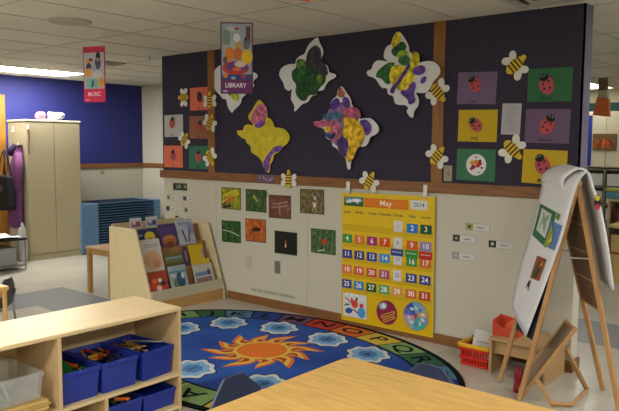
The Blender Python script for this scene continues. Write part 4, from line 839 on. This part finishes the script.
def onsheet(s,t,off=.0045):                   # s across 0..1 (left to right), t from the sheet bottom 0 to its top 1
    i=max(0,min(19.999,t*20)); a=int(i); u=i-a; j=max(0,min(7.999,s*8)); b=int(j); v=j-b
    P=lambda x,y:Vector(rows[x][y]); p=(P(a,b)*(1-u)+P(a+1,b)*u)*(1-v)+(P(a,b+1)*(1-u)+P(a+1,b+1)*u)*v
    n_=(P(a,b+1)-P(a,b)).cross(P(a+1,b)-P(a,b)).normalized()
    if n_.dot(Vector((0,-4.58,1.52))-p)<0: n_=-n_
    return p+n_*off+Vector((1.45,.5,0))
def patch(P,c,off,name='drawing'):
    m=MB(); q=[onsheet(s,t,off) for s,t in P]; m.add(q,[list(range(len(q)))],C(c)); return m
g=MB()
def gp(P,c,off):
    n=len(P); q=[onsheet(s,t,off) for s,t in P]; g.add(q,[list(range(n))],C(c))
def quadg(s0,s1,t0,t1,c,off,sk=0): 
    for i in range(4):
        a=t0+(t1-t0)*i/4; b=t0+(t1-t0)*(i+1)/4; gp([(s0,a),(s1,a+sk),(s1,b+sk),(s0,b)],c,off)
def done(n,l):
    global g
    o=g.build(n,pad); o['label']=l; g=MB()
quadg(.12,.68,.35,.545,'#2f6a44',.005,-.02); quadg(.22,.58,.38,.515,'#c2c6c2',.0075,-.015); gp([(.28,.385),(.38,.43),(.50,.38),(.46,.44),(.54,.50),(.41,.46),(.30,.505),(.34,.445)],'#7c9c88',.009); done('butterfly_drawing','green-framed drawing of a white butterfly')
quadg(.60,.93,.335,.46,'#5a7ab0',.005); gp([(.60,.335),(.78,.34),(.75,.41),(.66,.44)],'#8a9a3a',.008); gp([(.68,.35),(.80,.365),(.76,.395)],'#c9b84a',.009); done('yellow_moth_drawing','blue, yellow and green drawing')
gp([(.70,.49),(.80,.48),(.81,.52),(.72,.525)],'#5a8a4a',.006); done('green_dot_drawing','tiny green mark')
quadg(.50,.80,.20,.29,'#8a4a2a',.005); gp([(.54,.21),(.68,.205),(.72,.26),(.62,.275)],'#3a4a28',.008); gp([(.66,.25),(.78,.265),(.74,.28)],'#c98a3a',.009); done('beetle_drawing','brown and dark drawing')
gp([(.46,.155),(.52,.17),(.58,.145),(.55,.18),(.56,.195),(.49,.185)],'#2c2c30',.006); done('ant_drawing','small black drawing')
# small black red yellow magnet on the folded pages side
q=MB(); Xm=Matrix.Translation((.235,-.14,.0))
q.ell(0,0,.018,.045,.004,black,0,14); q.ell(0,.022,.013,.016,.005,C('#c8a82a'),0,10); q.ell(0,-.028,.013,.018,.005,C('#a82a3c'),0,10)
o=q.build('paper_clip_magnet',None,(-1.222,-.662,1.215),(PI/2-.2,0,R(20))); tag(o,'small black, yellow and red oval magnet on the easel pad edge','magnet')

# ============================================================ HANGING BANNERS
def sign(loc,ang,w,h,draw,label,top=H,back='#4a2450'):
    r=empty('hanging_sign',loc,(PI/2,0,ang)); r.scale=(.73,.80,1); tag(r,label,'sign','hanging area signs')
    b=MB().prism(rrect(-w/2,w/2,-h,0,.006,2),-.002,.002,C(back)); draw(b); b.build('sign_board',r)
    for s in (-1,1): MB().tube([(s*w*.35,-.006,0),(s*w*.35,(top-loc[2])/.8,0)],.0012,white,5).build('string',r)
def lib(b):
    z=.0026; b.rect(0,-.235,.262,.45,z,C('#8690a0')); 
    b.rect(-.09,-.12,.06,.12,z+.0005,C('#6a7a70')); b.rect(.1,-.1,.04,.14,z+.0005,C('#5a3a3c')); b.rect(-.03,-.05,.1,.04,z+.0005,C('#9aa6b4'))
    E_(b,(0,-.05,.02,.014,z+.001,'#8a4a2a'),(.0,-.12,.03,.035,z+.0008,'#b8c0c4'),(-.03,-.19,.035,.045,z+.0009,'#8f9a94'),(.02,-.19,.03,.04,z+.001,'#a8845c'),(.085,-.17,.03,.045,z+.0011,'#5a6070'),(.08,-.13,.014,.016,z+.0015,'#3a2a24'),(-.06,-.25,.045,.055,z+.0012,'#b8702c'),(.01,-.25,.04,.05,z+.0013,'#a85a28'),(.09,-.27,.05,.06,z+.0014,'#c0a024'),(-.01,-.36,.12,.055,z+.0016,'#a03024'),(0,-.35,.1,.04,z+.0018,'#5a3a70'),(.03,-.33,.05,.025,z+.002,'#b8a898'),(.0,-.37,.04,.015,z+.0022,'#c05a30'),(-.1,-.3,.02,.03,z+.0014,'#5a4a3c'))
    b.rect(0,-.435,.262,.05,z+.0019,C('#2c3a6a')); E_(b,(-.1,-.42,.022,.02,z+.0021,'#b8702c'),(-.03,-.44,.02,.012,z+.0023,'#7a8aa8'),(.06,-.43,.025,.015,z+.0023,'#9a2a3c'))
    b.rect(0,-.505,.27,.1,z+.0022,C('#5a2458')); b.text('LIBRARY',.05,C('#d0c8d0'),x=-.01,y=-.5,z=z+.003,sx=.98); b.rect(-.1,-.545,.04,.01,z+.0026,C('#b8a8b8'))
sign((-3.24,-1.49,2.30),R(45),.285,.565,lib,'purple-bordered picture banner lettered LIBRARY hanging in front of the butterflies')
def mus(b):
    z=.0026; b.rect(0,-.26,.26,.4,z,C('#9a9aa4')); b.rect(0,-.012,.28,.024,z+.0005,C('#b0284a'))
    E_(b,(.055,-.10,.03,.045,z+.001,'#1c1c22'),(.05,-.17,.04,.06,z+.0011,'#3a4458'),(.05,-.13,.018,.02,z+.0015,'#a07a60'),(-.06,-.14,.045,.025,z+.001,'#b8863a'),(-.04,-.13,.03,.014,z+.0014,'#6a2a2a'),(-.07,-.2,.035,.04,z+.0011,'#3a3440'),(-.07,-.26,.045,.045,z+.0013,'#c08a38'),(.0,-.21,.03,.04,z+.0014,'#8a8c94'),(.04,-.28,.07,.04,z+.0013,'#b0a8a8'),(.09,-.36,.04,.05,z+.0014,'#b8862c'))
    b.rect(-.03,-.37,.15,.1,z+.0016,C('#6a9a98')); b.rect(-.02,-.37,.03,.07,z+.0018,C('#3a4a54'),-.3)
    b.rect(0,-.485,.28,.13,z+.002,C('#b8284c')); b.text('MUSIC',.056,C('#e0b8c4'),x=.0,y=-.475,z=z+.003,sx=1.05); b.rect(-.09,-.53,.06,.012,z+.0026,C('#c88a9c'))
sign((-4.94,-1.45,2.30),R(21),.285,.555,mus,'pink-bordered picture banner hanging in front of the blue wall',back='#a02848')
o=MB().prism([(-.03,0),(.035,0),(.03,-.045),(-.02,-.038)],-.002,.002,C('#c8501c'))  # bottom tip of a third hanging banner, the only part of it modelled
sg=empty('hanging_tip',(-2.06,-2.2,2.21),(PI/2,0,R(40))); tag(sg,'orange bottom tip of a third banner just dipping in at the top edge of the picture','decoration'); o.build('banner_tip',sg); MB().tube([(0,-.002,0),(0,H-2.21,0)],.001,white,5).build('string',sg)

# ============================================================ BEHIND, PAST THE WALL END
# orange hanging bucket
r=empty('hanging_craft',(-2.36,3.0,0)); tag(r,'orange craft with a brown top hanging from the ceiling past the wall end','decoration')
MB().prism([(-.085,1.86),(.085,1.84),(.07,2.03),(-.05,2.05)],-.03,.03,mat('craft_orange','#c8683c',.6,noise=.1,scale=12),Matrix.Rotation(PI/2,4,'X')).build('orange_body',r,bevel=.006)
MB().prism([(-.045,2.05),(.06,2.03),(.055,2.12),(-.04,2.12)],-.025,.025,mat('craft_cream','#a8a890',.6),Matrix.Rotation(PI/2,4,'X')).build('middle',r,bevel=.006)
MB().prism([(-.04,2.12),(.05,2.12),(.045,2.25),(-.045,2.25)],-.025,.025,mat('craft_brown','#6a5238',.7,noise=.2,scale=30),Matrix.Rotation(PI/2,4,'X')).build('brown_top',r,bevel=.006)
MB().tube([(0,0,2.25),(0,0,H)],.002,white,5).build('string',r)
# wall cabinets on far wall
r=empty('wall_locker',(-3.4,6.98,0)); tag(r,'cream cupboard with blue strip on the far wall','cupboard'); cw_=mat('far_cream','#c9c2a6',.5)
MB().box(-.6,1.2,-.35,0,1.2,2.08,cw_).build('body',r,bevel=.005)
for k in range(3): MB().box(-.59+.6*k,-.01+.6*k,-.365,-.35,1.21,2.07,cw_).build('door',r,bevel=.003)
MB().box(-.30,-.22,-.372,-.365,1.22,2.02,mat('blue_strip','#28388a',.5)).build('blue_strip',r)
p=MB().prism(rp(.36,.26),0,.01,mottled('craft_collage',['#7a5a34','#b8501c','#5a4a30'],18)); 
for k in range(5): p.rect(-.13+.06*k,-.02-.02*(k%2),.035,.14,.012,C(['#b8481c','#8a2c1c','#c8641c'][k%3]),.3*(k-2))
o=p.build('collage',None,(-3.42,6.6,1.6),(PI/2,0,0)); tag(o,'brown and orange collage on the far cream cupboard','artwork')
o=MB().prism(rp(.2,.24),0,.01,C('#c0506a')).build('pink_sheet',None,(-3.1,6.6,1.95),(PI/2,0,0)); tag(o,'pink sheet at the top of the far cupboard','paper')
r=empty('cubby_grid',(-3.4,6.6,0)); tag(r,'grid of grey metal-framed mail cubbies on the far wall','cubbies')
gr=mat('cubby_frame','#77735f',.5); MB().box(-.6,1.2,.25,.36,.0,1.18,mat('cubby_back','#a8a596',.6)).build('back_panel',r)
for k in range(7): MB().box(-.6+.3*k-.012,-.6+.3*k+.012,0,.25,.35,1.18,gr).build('divider',r)
for z in (.35,.62,.89,1.17): MB().box(-.6,1.2,0,.25,z-.01,z+.01,gr).build('shelf',r)
for z in (.37,.64,.91):
    for k in range(6): tag(MB().box(-.12,.12,-.1,.1,0,.19,mat('tub_white','#b9bab2',.5)).build('white_bin',None,(-3.85+.3*k,6.72,z),bevel=.01),'white bin in the far cubby grid','bin','white bins in the far cubbies')
# bookshelf
r=empty('bookshelf',(-2.1,4.3,0)); tag(r,'brown low bookshelf with red and brown books past the wall end','bookshelf')
bs=mat('shelf_pale','#b8a684',.5)
MB().box(-.5,.6,-.15,.15,.86,.89,bs).build('top',r); MB().box(-.5,.6,.13,.15,0,.86,veneer).build('back_panel',r)
for x in (-.49,.59): MB().box(x-.01,x+.01,-.15,.15,0,.86,bs).build('side_panel',r)
for z in (.05,.55): MB().box(-.48,.58,-.15,.13,z-.012,z+.012,bs).build('shelf',r)
rr=random.Random(4)
for k in range(20):
    h=rr.uniform(.2,.27); tag(MB().box(-.02,.02,-.1,.08,0,h,mat('spine%d'%(k%6),['#5a2a22','#6b3a28','#3a2a3a','#7a3a30','#4a3a2a','#8a5a3a'][k%6],.6)).build('book',None,(-2.53+k*.046,4.3,.563)),'dark red or brown book on the shelf past the wall end','book','books on the far bookshelf')
r=MB().box(-.16,.16,-.1,.1,0,.09,mat('box_teal','#5c8c9c',.5)).build('storage_box',None,(-2.47,4.25,.892),bevel=.008); tag(r,'teal storage box with a yellow-green lid on the far bookshelf','box')
MB().box(-.165,.165,-.105,.105,.09,.125,mat('lid_green','#a8a850',.5)).build('lid',r,bevel=.006)
# yellow desk
r=empty('teacher_desk',(-1.8,3.6,0)); tag(r,'pale yellow desk with a rounded top and dark band past the wall end','desk'); yd=mat('desk_yellow','#c2a968',.45,noise=.05,scale=4)
MB().prism(rrect(-.58,.7,-.22,.35,.12),.62,.65,yd).build('desktop',r,bevel=.005)
MB().prism(rrect(-.57,.69,-.21,.34,.12),.55,.62,mat('desk_band','#2a2622',.5)).build('dark_band',r)
MB().prism(rrect(-.55,.67,-.2,.33,.1),0,.55,yd).build('pedestal',r,bevel=.005)
MB().prism(rrect(-.555,.675,-.205,.335,.1),.33,.35,mat('desk_red','#8a3a24',.5)).build('red_trim',r)
